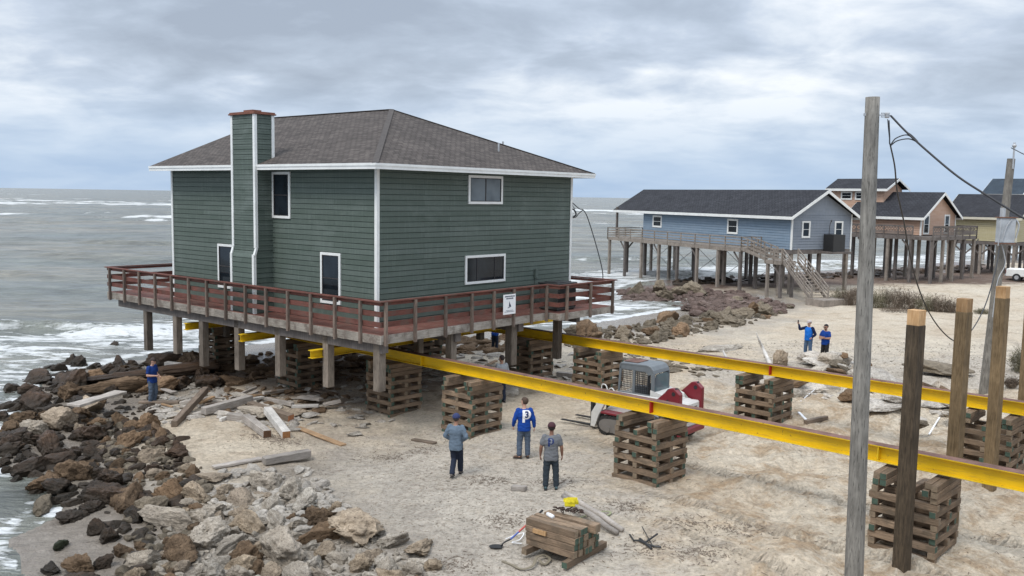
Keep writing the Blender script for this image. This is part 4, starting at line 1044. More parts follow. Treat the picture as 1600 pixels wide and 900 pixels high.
# upper storey
uc = sc_ + su * (LLs * .58) + sv * (WWs * .25)
ux0 = WWs * .25; uy0 = fx(sc_ + sv * ux0, su, 1378); uy1 = fx(sc_ + sv * ux0, su, 1296); zu = AT(1340, 294, (sc_ + su * uy0).y).z; zu2 = AT(1340, 279, (sc_ + su * uy0).y).z
m = MB(); siding_wall(m, (ux0, uy1), (ux0, uy0), zrs - 1.6, zu, (-1, 0), .3); siding_wall(m, (ux0, uy0), (ux0 + 3.4, uy0), zrs - 2.4, zu, (0, -1), .3); siding_wall(m, (ux0 + 3.4, uy0), (ux0 + 3.4, uy1), zrs - 2.4, zu, (1, 0), .3)
m.prism([(ux0, zu), (ux0 + 3.4, zu), (ux0 + 1.7, zu2 - .05)], (0, uy0, 0), (1, 0, 0), (0, 0, 1), (0, .1, 0))
us = m.build('upper_storey', MT['salmon'], shh)
roof_slopes('upper_roof', [[(ux0 - .5, uy0 - .6, zu), (ux0 - .5, uy1 + .4, zu), (ux0 + 1.7, uy1 + .4, zu2 + .12), (ux0 + 1.7, uy0 - .6, zu2 + .12)], [(ux0 + 3.9, uy0 - .6, zu), (ux0 + 3.9, uy1 + .4, zu), (ux0 + 1.7, uy1 + .4, zu2 + .12), (ux0 + 1.7, uy0 - .6, zu2 + .12)]], MT['shingle_dk'], us)
m = MB(); m.box(ux0 - .54, ux0 - .5, uy0 - .6, uy1 + .4, zu - .25, zu - .01)
for s_ in (-1, 1): m.prism([(ux0 + 1.7 + s_ * 2.2, zu - .22), (ux0 + 1.7 + s_ * 2.2, zu), (ux0 + 1.7, zu2 + .12), (ux0 + 1.7, zu2 - .12)], (0, uy0 - .64, 0), (1, 0, 0), (0, 0, 1), (0, .04, 0))
m.build('fascia', MT['white'], us)
for a, b in ((1311.5, 1329), (1333.5, 1349)):
    ya, yb = fx(sc_ + sv * ux0, su, a), fx(sc_ + sv * ux0, su, b); window(us, 'x', yb, ya, zu - 1.15, zu - .3, pl=ux0 - .02, frame=.12, dark=False).name = 'upper_window'
xe = along(sc_ + Vector((0, 0, 3.5)) - su * 1.8, sv, 1522)
deck_part(shh, -1.5, xe, -2.0, -.02, zfs - .05, sc_, su, sv, ('y0', 'x1'), MT['far_wood_dark'], rails=(.97, .9, .42, .3, .18), lattice=True, pile_edge=('y0',), post=1.5, pw=.25, pstep=2.2)
deck_part(shh, -1.5, -.02, -.02, LLs, zfs - .052, sc_, su, sv, ('x0',), MT['far_wood_dark'], rails=(.97, .9, .42, .3, .18), lattice=True, pile_edge=('x0',), post=1.5, pw=.25, pstep=2.6)
# yellow house
yu = Vector((-.70, .714, 0)).normalized(); yv = Vector((yu.y, -yu.x, 0)); yc = G(1584, 430, 0)
zfy = zat(yc, 379); zey = zat(yc, 338); LLy = along(yc + Vector((0, 0, 4.5)), yu, 1480); WWy = 8.2
zry = AT(1560, 305, (yc + yv * 4).y).z
yh = far_house('stilt_house', 'pale yellow house with charcoal roof on piles beyond the salmon house', yc, yu, yv, LLy, WWy, zfy, zey, zry, MT['yellow_s'], MT['yellow_s'], pile_nx=3, pile_ny=5, ov=.5, trim=plain('cream_trim', (.55, .52, .42), .6))
window(yh, 'y', 3.2, 4.4, zfy + .8, zfy + 2.2, pl=-.01, frame=.13, dark=False)
for j in range(4):
    yy = .2 + (LLy - .4) * j / 4
    m = MB()
    for s_ in (-1, 1): m.bar((.2, yy, zfy - 1.5), (.2, yy + s_ * 1.2, zfy - .4), .1, .15)
    m.build('brace', MT['far_wood_dark'], yh)
dh_c = AT(1592, 330, 128); dh_c.z = 0
dz_ = AT(1600, 302, 128).z
far_house('stilt_house', 'slate roofed house rising behind the yellow house at the right edge', Vector((dh_c.x, dh_c.y, 0)), yu, yv, 4.5, 8, 3.2, dz_, AT(1600, 280, 130).z, MT['blue_b'], MT['blue_b'], roof_mat=shingle('slate_shingles', (.06, .08, .10), (.045, .06, .08), 1.6))
# parked pickup at the edge of the frame
tk = G(1606, 438.5, 0); trk = empty('pickup_truck', (tk.x + 1.0, tk.y, hz(tk.x, tk.y)), math.radians(-38), 'white pickup truck parked by the far houses at the right edge', 'truck')
m = MB(); m.prism([(-2.7, .45), (2.6, .45), (2.7, .9), (2.6, 1.15), (1.3, 1.22), (.75, 1.8), (-.75, 1.82), (-.95, 1.22), (-2.7, 1.2)], (0, -.95, 0), (1, 0, 0), (0, 0, 1), (0, 1.9, 0)); m.build('body', MT['white'], trk, bevel=.05)
m = MB(); m.prism([(-.72, 1.25), (1.15, 1.25), (.7, 1.72), (-.68, 1.74)], (0, -.97, 0), (1, 0, 0), (0, 0, 1), (0, 1.94, 0)); m.build('side_window', MT['glass'], trk)
for x in (-1.75, 1.75):
    for y in (-.86, .86):
        m = MB(); m.tube([(x, y - .12, .38), (x, y + .12, .38)], .38, 18); wh = m.build('wheel', MT['black'], trk); m = MB(); m.tube([(x, y - .13, .38), (x, y + .13, .38)], .2, 12); m.build('rim', MT['galv'], wh)
for y in (-.9, .72): m = MB(); m.box(-2.73, -2.69, y, y + .18, .8, 1.1); m.build('tail_light', plain('red_lens', (.3, .01, .01), .3), trk)
m = MB(); m.box(-2.82, -2.68, -.9, .9, .5, .66); m.build('bumper', MT['galv'], trk)
#ROCKS
# ------------------------------------------------------------------ rocks
def rock_mesh(seed, sub=5, cuts=9, rough=.16, flat=1.0):
    r = random.Random(seed); bm = bmesh.new(); bmesh.ops.create_icosphere(bm, subdivisions=sub, radius=1.0)
    pl = []
    for _ in range(cuts):
        n_ = Vector((r.gauss(0, 1), r.gauss(0, 1), r.gauss(0, 1))).normalized(); pl.append((n_, r.uniform(.40, .80)))
    off = Vector((r.uniform(-50, 50), r.uniform(-50, 50), 0))
    for v_ in bm.verts:
        p = v_.co.copy(); p *= 1 + .3 * noise.noise(p * .9 + off)
        for n_, d in pl:
            k = p.dot(n_) - d
            if k > 0: p -= n_ * k * .97
        q = p + off
        f = rough * noise.fractal(q * 2.2, .8, 2.1, 4) + rough * .45 * noise.noise(q * 6.5) + rough * .22 * noise.noise(q * 15)
        rg = 1 - abs(noise.noise(q * 3.3 + Vector((9, 3, 1)))) * 2
        f -= rough * .35 * max(0, rg - .6) * 2 + rough * .3 * abs(noise.noise(q * 9)) 
        f += rough * .18 * noise.noise(Vector((q.x * 1.5, q.y * 1.5, q.z * 8)))
        p += p.normalized() * f
        p.z *= flat; v_.co = p
    me = bpy.data.meshes.new('boulder'); bm.to_mesh(me); bm.free()
    me.polygons.foreach_set('use_smooth', [True] * len(me.polygons)); me.materials.append(MT['rock_tan'])
    return me
RM = [rock_mesh(i, 5, cuts=13, rough=.10 + .05 * (i % 3)) for i in range(14)]
SL = [rock_mesh(100 + i, 5, 14, .08, .22) for i in range(5)]
NROCK = [0]
def rock(x, y, s, mat, label, group, zoff=None, mesh=None, sq=None, r=rnd, rot=None, sink=.35):
    NROCK[0] += 1
    me = mesh or r.choice(RM)
    o = bpy.data.objects.new('boulder', me); COL.objects.link(o)
    a = sq or (r.uniform(.8, 1.35), r.uniform(.7, 1.0), r.uniform(.5, .85))
    o.scale = (s * a[0], s * a[1], s * a[2]); o.rotation_euler = rot or (r.uniform(-.35, .35), r.uniform(-.35, .35), r.uniform(0, 2 * PI))
    z = hz(x, y) + s * a[2] * (1 - 2 * sink) * .75
    o.location = (x, y, z if zoff is None else hz(x, y) + zoff)
    o.material_slots[0].link = 'OBJECT'; o.material_slots[0].material = mat
    return tag(o, label, 'rock', group)
def inpoly(x, y, P):
    c = False
    for i in range(len(P)):
        x1, y1 = P[i]; x2, y2 = P[(i + 1) % len(P)]
        if (y1 > y) != (y2 > y) and x < (x2 - x1) * (y - y1) / (y2 - y1) + x1: c = not c
    return c
placed = []
def scatter(poly_px, n, smin, smax, mats, label, group, seed, spacing=.75, power=2.0, lift=.0, base_z=0.0, **kw):
    r = random.Random(seed); P = [tuple(G(a, b, base_z).xy) for a, b in poly_px]
    xs = [p[0] for p in P]; ys = [p[1] for p in P]; k = 0; tries = 0
    while k < n and tries < n * 60:
        tries += 1
        x = r.uniform(min(xs), max(xs)); y = r.uniform(min(ys), max(ys))
        if not inpoly(x, y, P): continue
        s = smin + (smax - smin) * r.random() ** power
        if any((x - a) ** 2 + (y - b) ** 2 < ((s + c) * spacing) ** 2 for a, b, c in placed): continue
        placed.append((x, y, s))
        rock(x, y, s, r.choice(mats), label, group, r=r, zoff=None if not lift else s * .35 + r.uniform(0, lift), **kw); k += 1
    return k
D_, B_m, T_, P_m, RD, JT, SB = (MT[k] for k in ('rock_dark', 'rock_brown', 'rock_tan', 'rock_pale', 'rock_red', 'rock_jetty', 'slab'))
def hero(px, py, wpx, mat, label, sq=(1.1, .8, .65), mesh=None, rot=None, zo=None):
    p = GT(px, py); s = wpx / 2 * 1.15 * p.y / FPX
    placed.append((p.x, p.y, s)); rock(p.x, p.y + s * .5, s, mat, label, None, sq=sq, mesh=mesh, rot=rot, sink=.28, zoff=zo)
hero(553, 848, 100, T_, 'large flat-topped golden tan boulder at the right end of the near rock pile', (1.0, .85, .5), RM[2], (0.1, .1, .3))
hero(492, 826, 70, B_m, 'brown boulder wedged left of the flat-topped golden boulder', (1, .8, .7), RM[5])
hero(430, 880, 96, P_m, 'big pitted pale grey boulder at the bottom of the picture', (1.1, .8, .7), RM[1])
hero(260, 832, 100, P_m, 'long pale grey boulder lying above the white rocks at lower left', (1.15, .6, .45), RM[3], (0, .1, -.2))
hero(320, 856, 85, P_m, 'pale porous boulder beside the long grey boulder', (1, .9, .7), RM[7])
hero(352, 868, 70, P_m, 'smooth cream wedge of rock leaning by the porous boulder', (1.2, .5, .55), RM[9], (0.2, -.3, .7))
hero(470, 800, 62, P_m, 'white angular block in the middle of the near rubble', (.9, .8, .6), RM[4])
hero(50, 680, 44, P_m, 'knobbly pale round boulder among dark rocks at the left edge', (1, .9, .9), RM[8])
hero(92, 672, 60, T_, 'smooth golden boulder beside the knobbly pale one', (1.1, .8, .7), RM[10])
hero(120, 678, 26, T_, 'small round yellow stone on the dark rock bank', (1, .9, 1), RM[11])
hero(134, 646, 60, T_, 'tan rounded boulder behind the smooth golden one', (1.1, .7, .6), RM[0])
hero(172, 556, 40, D_, 'pointed brown boulder standing above the surf line', (.9, .8, 1.3), RM[6], (0, 0, .5))
hero(42, 577, 42, D_, 'black boulder standing in the surf at far left', (1, .8, .85), RM[12])
hero(88, 584, 38, D_, 'low dark boulder in the shallows next to the black one', (1, .8, .55), RM[13])
hero(120, 562, 44, D_, 'flat dark rock awash at the surf edge', (1.3, .6, .4), RM[2])
hero(190, 800, 85, B_m, 'large dark brown boulder in the centre of the left rock bank', (1, .8, .75), RM[9])
hero(60, 800, 62, JT, 'yellow-brown low boulder at the edge of the wet sand', (1.3, .6, .45), RM[3])
hero(100, 816, 58, D_, 'flat dark boulder lying on the wet sand', (1.3, .7, .4), RM[5])
hero(92, 858, 30, MT['moss'], 'small green algae-covered rock on the wet sand', (1.2, .8, .6), RM[1])
hero(75, 897, 40, D_, 'black rock at the bottom left corner of the wet sand', (1.2, .8, .5), RM[8])
hero(224, 890, 66, P_m, 'cream coloured boulder at the bottom edge, left', (1, .7, .6), RM[10])
hero(1221, 572, 34, T_, 'upright yellowish boulder beyond the far yellow beam', (.8, .75, 1.35), RM[8], (0, 0, 1))
hero(1237, 482, 19, JT, 'smooth dark mound of rock on pale sand by the stairs of the blue house', (1, .7, .55), RM[8])
hero(1162, 497, 40, JT, 'broad mossy boulder at the end of the rock jetty', (1.2, .9, .6), RM[3])
hero(610, 858, 60, P_m, 'pale rounded boulder right of the golden boulder at the bottom edge', (1.2, .7, .55), RM[5])
hero(655, 870, 64, T_, 'low cream slab of rock at the right end of the near pile', (1.3, .7, .35), RM[2])
G1 = 'dark wet boulders at the water edge'
scatter([(0, 580), (50, 552), (200, 545), (330, 548), (330, 600), (235, 610), (140, 632), (0, 640)], 58, .30, 1.0, [D_, D_, D_, B_m], 'dark wet boulder in the jumble between the surf and the house', G1, 11, .52, 1.6)
scatter([(0, 632), (140, 632), (170, 660), (130, 690), (230, 730), (240, 790), (190, 850), (150, 900), (105, 900), (120, 860), (150, 800), (55, 745), (0, 735)], 62, .28, .85, [D_, D_, B_m, D_], 'dark brown boulder in the bank along the left shore', 'brown boulders along the left shore', 12, .5, 1.5)
scatter([(140, 640), (230, 650), (300, 700), (310, 760), (330, 800), (250, 900), (150, 900), (200, 800), (120, 700)], 60, .22, .62, [B_m, D_, B_m, JT, B_m, T_], 'brown weathered boulder on the landward side of the left bank', 'landward boulders of the left bank', 13, .5, 1.6)
scatter([(300, 760), (420, 740), (520, 775), (600, 820), (690, 870), (690, 905), (180, 905), (240, 830)], 62, .26, .7, [P_m, P_m, T_, T_, P_m, B_m], 'pale weathered boulder in the pile at the bottom of the picture', 'pale boulders in the near pile', 14, .5, 1.7)
scatter([(868, 516), (960, 500), (1095, 482), (1180, 474), (1230, 482), (1160, 500), (1100, 508), (1010, 528), (930, 534), (880, 530)], 60, .35, 1.1, [JT, JT, B_m], 'brown rock in the low jetty beside the pale sand', 'rocks of the low jetty', 16, .48, 1.5)
# ------------------------------------------------------------------ loose small stones: one uncountable mass
def stones(name, label_cat, specs, seed, base=3, kind='stuff'):
    r = random.Random(seed); V = []; F = []; MI = []; mats = []
    tmpl = []
    for i in range(base):
        me = rock_mesh(300 + i, 2, 7, .12); tmpl.append((np.array([v_.co for v_ in me.vertices]), [tuple(p.vertices) for p in me.polygons]))
    for poly_px, n, s0, s1, mat, flat in specs:
        if mat not in mats: mats.append(mat)
        P = [tuple(G(a, b, 0).xy) for a, b in poly_px]; xs = [p[0] for p in P]; ys = [p[1] for p in P]; k = 0
        pts = []
        while k < n:
            x = r.uniform(min(xs), max(xs)); y = r.uniform(min(ys), max(ys))
            if inpoly(x, y, P): pts.append((x, y)); k += 1
        hh = terrain(np.array([p[0] for p in pts]), np.array([p[1] for p in pts]))
        for (x, y), h in zip(pts, hh):
            s = s0 + (s1 - s0) * r.random() ** 2.2; co, fs = r.choice(tmpl)
            Rm = np.array(Matrix.Rotation(r.uniform(0, 6.28), 3, 'Z') @ Matrix.Rotation(r.uniform(-.5, .5), 3, 'X'))
            sc_ = np.array([s * r.uniform(.8, 1.4), s * r.uniform(.6, 1), s * r.uniform(.35, .8) * flat])
            b = len(V); c = (co * sc_) @ Rm.T + np.array([x, y, h + s * .12 * flat]); V.extend(map(tuple, c)); F.extend([tuple(b + i for i in f) for f in fs]); MI.extend([mats.index(mat)] * len(fs))
    me = bpy.data.meshes.new(name); me.from_pydata(V, [], F)
    for m_ in mats: me.materials.append(m_)
    me.polygons.foreach_set('material_index', MI)
    o = bpy.data.objects.new(name, me); COL.objects.link(o)
    return tag(o, label_cat[0], label_cat[1], kind=kind)
allsand = [(330, 640), (620, 650), (900, 650), (1350, 700), (1600, 760), (1600, 905), (650, 905), (560, 800), (480, 735), (350, 740)]
shellp = [(380, 680), (640, 660), (900, 690), (960, 780), (900, 905), (640, 905), (560, 800), (480, 735)]
stones('small_rocks', ('loose small rocks and broken concrete filling the shore banks', 'rubble'), [
    ([(0, 580), (200, 548), (330, 550), (240, 620), (300, 700), (320, 800), (250, 905), (110, 905), (150, 800), (0, 735)], 700, .08, .3, D_, 1),
    ([(140, 640), (240, 650), (320, 720), (330, 800), (250, 905), (160, 905), (200, 800)], 420, .07, .26, JT, 1),
    ([(300, 760), (420, 740), (520, 775), (600, 820), (690, 870), (690, 905), (180, 905), (240, 830)], 900, .04, .2, P_m, 1),
    ([(340, 720), (480, 712), (540, 760), (575, 800), (470, 810), (330, 780)], 240, .07, .36, SB, .8),
    ([(230, 585), (330, 590), (480, 650), (440, 668), (330, 650), (230, 660)], 330, .07, .38, SB, .5),
    ([(330, 600), (560, 590), (700, 580), (640, 640), (560, 660), (430, 650), (330, 640)], 240, .05, .28, SB, .4),
    ([(300, 560), (560, 560), (600, 590), (500, 640), (330, 640)], 260, .08, .4, B_m, .6),
    ([(330, 545), (700, 522), (860, 512), (860, 545), (700, 545), (560, 575), (330, 600)], 420, .15, .6, B_m, .8),
    ([(560, 560), (700, 545), (900, 545), (900, 600), (700, 590)], 200, .08, .4, SB, .4),
    ([(868, 520), (960, 502), (1095, 484), (1180, 476), (1230, 484), (1160, 502), (1010, 532), (890, 538)], 420, .1, .35, JT, 1),
    ([(965, 446), (1080, 446), (1160, 452), (1235, 472), (1215, 486), (1150, 478), (1085, 484), (1060, 470), (975, 464)], 900, .18, .6, RD, 1),
    ([(1050, 430), (1240, 424), (1420, 416), (1540, 410), (1540, 420), (1420, 426), (1240, 436), (1060, 440)], 260, .3, .8, D_, .8),
    ([(1210, 585), (1330, 600), (1500, 610), (1500, 665), (1420, 672), (1330, 650), (1230, 620)], 200, .06, .35, SB, .4),
    ([(940, 545), (1090, 560), (1160, 580), (1100, 590), (960, 560)], 90, .08, .4, JT, .6)], 5)
stones('shell_gravel', ('shell hash and pebbles strewn over the sand', 'gravel'), [
    (shellp, 3600, .010, .032, P_m, .6), (shellp, 1500, .010, .03, SB, .6), (allsand, 1200, .012, .035, T_, .6),
    ([(1000, 530), (1240, 530), (1600, 540), (1600, 600), (1300, 575)], 1800, .02, .06, P_m, .6), ([(1000, 530), (1240, 530), (1600, 540), (1600, 600), (1300, 575)], 700, .02, .06, JT, .6)], 6)
# reddish rocks beside the blue house: the largest stand alone
scatter([(968, 447), (1080, 447), (1160, 453), (1235, 472), (1215, 485), (1150, 478), (1088, 483), (1060, 468), (980, 463)], 14, .7, 1.2, [RD, JT], 'reddish brown boulder in the bank under the blue house', 'reddish boulders under the blue house', 17, .6, 1)
# ------------------------------------------------------------------ slabs of broken concrete and flat rock
def slab(px, py, wpx, label, sq=(1.3, .9, 1), rot=(0.12, -.1, .4), mat=None, zo=.1, grp=None):
    p = GT(px, py); s = wpx / 2 * p.y / FPX; r_ = random.Random(int(px * 7 + py))
    rock(p.x, p.y, s, mat or SB, label, grp, sq=sq, mesh=r_.choice(SL), rot=rot, zoff=zo).name = 'broken_concrete'
slab(1265, 612, 59, 'pale slab of broken concrete right of the crib behind the loader', rot=(.2, -.25, .5), zo=.2)
slab(1290, 575, 72, 'tilted pale slab below the two men beyond the far beam', rot=(.35, .1, .2), zo=.25)
slab(1325, 585, 57, 'triangular grey slab leaning near the men, next to the foreground pole', rot=(.4, .35, 1), zo=.25)
slab(1322, 618, 57, 'narrow slab leaning on the rubble mound left of the foreground pole', (1.4, .5, 1), (.1, -.55, .9), zo=.25)
slab(1385, 612, 91, 'flat dark-edged slab between the foreground pole and nearest square post', (1.5, .8, 1), (0.05, .1, 0), zo=.35)
slab(1375, 628, 83, 'lower flat slab beneath the dark-edged one', (1.5, .8, 1), (-.05, -.1, .3), zo=.12)
slab(1460, 583, 91, 'wide brown slab behind the second square post', (1.5, .8, 1), (.1, .05, 0), JT, zo=.25)
slab(1462, 615, 65, 'grey slab tilted against the rubble right of the nearest square post', (1.4, .7, 1), (0.3, .2, -.5), zo=.2)
slab(1460, 640, 57, 'cream slab on the sand right of the nearest square post', zo=.1)
slab(1490, 650, 44, 'small brown slab at the right end of the rubble', mat=JT, zo=.05)
r7 = random.Random(77)
for i in range(26):
    a_, b_ = (r7.uniform(1235, 1345), r7.uniform(592, 628)) if i < 10 else ((r7.uniform(1360, 1500), r7.uniform(600, 655)) if i < 20 else (r7.uniform(1240, 1350), r7.uniform(566, 586)))
    slab(a_, b_, r7.uniform(30, 58), 'broken slab piece in the rubble heap beside the far yellow beam', (1.2, r7.uniform(.5, .9), r7.uniform(1.3, 2.4)), (r7.uniform(-.5, .5), r7.uniform(-.5, .5), r7.uniform(0, 3)), r7.choice([SB, JT, JT, B_m, P_m]), r7.uniform(.2, .5), 'slab pieces in the rubble heap')
slab(400, 652, 81, 'white-edged flat slab on the rubble beneath the house', (1.4, .7, 1), (0.1, .1, .2), P_m, zo=.25)
slab(450, 650, 48, 'tan slab lying beside the shaded crib', mat=T_, zo=.12)
slab(482, 652, 28, 'small grey slab at the foot of the shaded crib', zo=.1)
slab(375, 628, 39, 'thin grey slab on the heap in front of the cut piles', rot=(.3, .2, 1), zo=.25)
slab(555, 680, 28, 'flat pale stone right of the long plank', (1.3, .8, 1), mat=P_m, zo=.06)
slab(330, 752, 66, 'flat rust-edged slab at the back of the grey rubble', (1.5, .7, 1), (0, .08, .2), T_, zo=.15)
slab(1000, 555, 48, 'broad flat slab on the sand just beyond the far beam', mat=P_m, zo=.08)
slab(795, 617, 55, 'whitish angular slab on the sand behind the near beam', (1, .8, 1.4), mat=P_m, zo=.12)
slab(1120, 548, 66, 'low pale slab on the sand left of the upright yellowish boulder', (1.6, .6, 1), mat=P_m, zo=.06)
#DEBRIS
# ------------------------------------------------------------------ loose timber, planks and driftwood
def plank(a, b, w_, h_, mat, name, label, cat, za=0.0, zb=0.0, end=None):
    p = GT(*a); q = GT(*b); p.z += h_ / 2 + za; q.z += h_ / 2 + zb
    L_ = (q - p).length; d = (q - p).normalized()
    m = MB(); r_ = random.Random(int(a[0] * 13 + a[1])); n = 6
    # slightly uneven, worn edges
    prev = None; vs = []
    for i in range(n + 1):
        x = -L_ / 2 + L_ * i / n; jj = lambda: r_.uniform(-.03, .03) * w_
        vs += [(x + (jj() if i in (0, n) else 0), -w_ / 2 + jj(), -h_ / 2 + jj()), (x, w_ / 2 + jj(), -h_ / 2 + jj()), (x, w_ / 2 + jj(), h_ / 2 + jj()), (x, -w_ / 2 + jj(), h_ / 2 + jj())]
    fs = [(0, 1, 2, 3), (4 * n + 3, 4 * n + 2, 4 * n + 1, 4 * n)]
    for i in range(n):
        for k in range(4): fs.append((4 * i + k, 4 * i + (k + 1) % 4, 4 * i + 4 + (k + 1) % 4, 4 * i + 4 + k))
    m.poly(vs, fs); m.m = [1, 1] + [0] * (len(fs) - 2)
    o = m.build(name, [mat, end or mat], bevel=min(.01, h_ * .15)); o.location = (p + q) / 2; o.rotation_mode = 'QUATERNION'; o.rotation_quaternion = d.to_track_quat('X', 'Z')
    return tag(o, label, cat)
OW = MT['old_wood']; RE_ = plain('rotten_end', (.10, .05, .025), .95, var=.5, scale=20)
LWD = wood('pale_driftwood', (.42, .39, .35), (.6, .57, .53), dark=.25)
DWD = wood('dark_old_timber', (.12, .09, .065), (.22, .17, .13), dark=.5)
BRD = wood('brown_plank', (.24, .15, .085), (.36, .24, .14), dark=.35)
plank((418, 655), (448, 685), .26, .24, LWD, 'pile_offcut', 'white cut pile offcut with a rusty end pointing at the camera', 'timber', end=plain('orange_end', (.28, .13, .05), .9, var=.4, scale=12), za=.2)
plank((384, 660), (418, 684), .26, .24, OW, 'pile_offcut', 'grey cut pile offcut left of the white one', 'timber', end=RE_, za=.05)
plank((356, 656), (400, 662), .24, .24, OW, 'pile_offcut', 'short grey beam lying behind the two cut offcuts', 'timber', end=RE_)
plank((318, 650), (392, 636), .26, .24, OW, 'old_beam', 'long grey beam across the rubble beside the leaning timber', 'timber', za=.05, zb=.2)
plank((390, 645), (455, 660), .28, .26, DWD, 'log', 'dark log with an orange end among the cut pile offcuts', 'log', za=.15, end=plain('orange_cut', (.4, .17, .08), .9))
plank((272, 668), (322, 628), .2, .22, DWD, 'old_beam', 'brown split timber leaning up on the rubble', 'timber', zb=.35)
plank((465, 670), (537, 697), .22, .05, BRD, 'plank', 'brown flat plank lying alone on the sand', 'plank', za=.02)
plank((333, 733), (408, 720), .25, .07, OW, 'plank', 'thin pale board behind the grey rubble', 'plank', za=.02, zb=.03)
plank((412, 727), (484, 718), .3, .2, OW, 'old_beam', 'thick grey board resting on the grey rubble', 'timber', za=.03, zb=.1)
plank((260, 586), (306, 590), .3, .34, LWD, 'old_beam', 'pale square beam on the heap right of the man in the blue T-shirt', 'timber', za=.25, zb=.2)
plank((218, 634), (280, 630), .3, .08, DWD, 'plank', 'wet flat board by the feet of the man at the left', 'plank', za=.1)
plank((115, 668), (190, 640), .5, .09, OW, 'plank', 'wide weathered board lying over the tan boulders', 'plank', za=.7, zb=.6)
plank((1258, 662), (1292, 648), .14, .13, DWD, 'old_beam', 'short brown beam on churned sand between the yellow beams', 'timber', zb=.05)
plank((1452, 672), (1487, 632), .05, .05, MT['pvc'], 'pipe', 'white plastic pipe propped on the rubble by the second square post', 'pipe', zb=.15)
plank((1251, 627), (1273, 613), .03, .03, MT['pvc'], 'pipe', 'thin white strip on the sand beside the pale slab', 'pipe', zb=.1)
plank((1248, 641), (1262, 648), .09, .05, MT['pvc'], 'pipe', 'short white scrap lying near the brown beam', 'pipe')
plank((1330, 580), (1368, 590), .2, .1, LWD, 'plank', 'long pale board behind the foreground pole beyond the far beam', 'plank', za=.35, zb=.1)
plank((580, 632), (618, 634), .14, .14, BRD, 'old_beam', 'brown board sticking out left of the corner crib', 'timber')
plank((645, 688), (680, 694), .2, .06, DWD, 'plank', 'dark splintered board half buried near the denim shirted man', 'plank')
plank((800, 765), (822, 767), .18, .12, OW, 'plank', 'small grey block on the sand between the walking men', 'timber')
plank((870, 588), (905, 592), .25, .2, OW, 'old_beam', 'grey beam on sand left of the crib by the loader cab', 'timber')
p = GT(225, 598); rock(p.x, p.y, 1.0, D_, 'long dark slab of rock lying below the seaward piles', None, sq=(4.0, .55, .42), mesh=RM[4], rot=(0, -.04, .32), zoff=.35).name = 'rock_ledge'
p = GT(185, 615); rock(p.x, p.y, 1.0, B_m, 'reddish brown slab of rock behind the man in the dark blue T-shirt', None, sq=(2.3, .5, .5), mesh=RM[6], rot=(0, -.05, .3), zoff=.3).name = 'rock_ledge'
r9 = random.Random(21)
for i in range(34):
    cx_, cy_ = (r9.uniform(255, 520), r9.uniform(585, 655)) if i < 24 else (r9.uniform(640, 850), r9.uniform(535, 585))
    L_ = r9.uniform(14, 46) * (1 if i < 24 else .7); a_ = r9.uniform(-.5, .45)
    o = plank((cx_ - L_ / 2, cy_ - L_ * a_ * .35), (cx_ + L_ / 2, cy_ + L_ * a_ * .35), r9.uniform(.08, .26), r9.uniform(.04, .14), r9.choice([OW, DWD, BRD, LWD, OW]), 'broken_board',
              'broken board in the rubble around and under the green house', 'board', za=r9.uniform(0, .18), zb=r9.uniform(0, .25)); o['group'] = 'broken boards in the rubble'
def driftwood(pts, r0, label, Yb=None):
    m = MB(); P = []
    for (px, py, dz) in pts:
        g = GT(px, py); g.z += dz; P.append(g)
    sp_ = spline(P, 6); m.tube(sp_, [r0 * (1 - .75 * i / (len(sp_) - 1)) * (1 + .15 * math.sin(i * 1.9)) for i in range(len(sp_))], 8)
    return tag(m.build('driftwood', LWD, smooth=True), label, 'driftwood')
driftwood([(1190, 577, .05), (1060, 555, .2), (1098, 562, .15)], .12, 'long white driftwood trunk lying beyond the far beam')
driftwood([(1204, 570, .1), (1192, 562, .5), (1184, 562, 1.0), (1180, 562, 1.35)], .10, 'forked white driftwood stump rising beside the upright yellowish boulder')
driftwood([(1137, 565, .1), (1131, 562, .3), (1129, 561, .45)], .09, 'dark little stub of driftwood on the long white trunk')
# ------------------------------------------------------------------ timber stack with tools
sk0 = GT(898, 888); axu = (GT(820, 868) - sk0); axu.z = 0; Lt = 1.32; axu.normalize(); axv = Vector((-axu.y, axu.x, 0));
if axv.y < 0: axv = -axv
srz = math.atan2(axu.y, axu.x)
zb0 = hz(sk0.x, sk0.y) + .02
r5 = random.Random(5)
for k, off in enumerate((.12, 1.18)):
    p = sk0 + axu * off + axv * .55; o = timber(None, (p.x, p.y, zb0 + .08), 1.5, math.atan2(axv.y, axv.x), name='skid_timber', r=r5)
    tag(o, 'skid timber under the timber stack, ' + ('nearest the camera on the right' if k == 0 else 'at its left end'), 'timber')
lay = [6, 6, 5, 3]
for z_ in range(4):
    for j in range(lay[z_]):
        p = sk0 + axu * .68 + axv * (.10 + j * .158 + (.0 if z_ < 3 else 0))
        o = timber(None, (p.x, p.y, zb0 + .225 + z_ * .147), Lt, srz, name='stacked_timber', r=r5)
        tag(o, 'green-ended timber in the neat stack at the bottom of the picture', 'timber', 'timbers in the neat stack')
p = sk0 + axu * .55 + axv * .66; o = timber(None, (p.x, p.y, zb0 + .225 + 3 * .147), 1.35, srz, name='stacked_timber', r=r5); o.scale[1] = 1.5; o.scale[2] = 1.3
tag(o, 'thick timber on top of the stack, under the chain and yellow strap', 'timber')
m = MB(); q = sk0 + axu * .92 - axv * .01; m.bar(q + Vector((0, 0, zb0 + .70)) + axu * .17, q + Vector((0, 0, zb0 + .70)) - axu * .17, .04, .09)
tag(m.build('wood_scrap', MT['post_top']), 'orange scrap of fresh wood on the side of the timber stack', 'wood scrap')
top = zb0 + .225 + 3.6 * .147
def onst(a, b, z=0): return sk0 + axu * a + axv * b + Vector((0, 0, top + z - sk0.z))
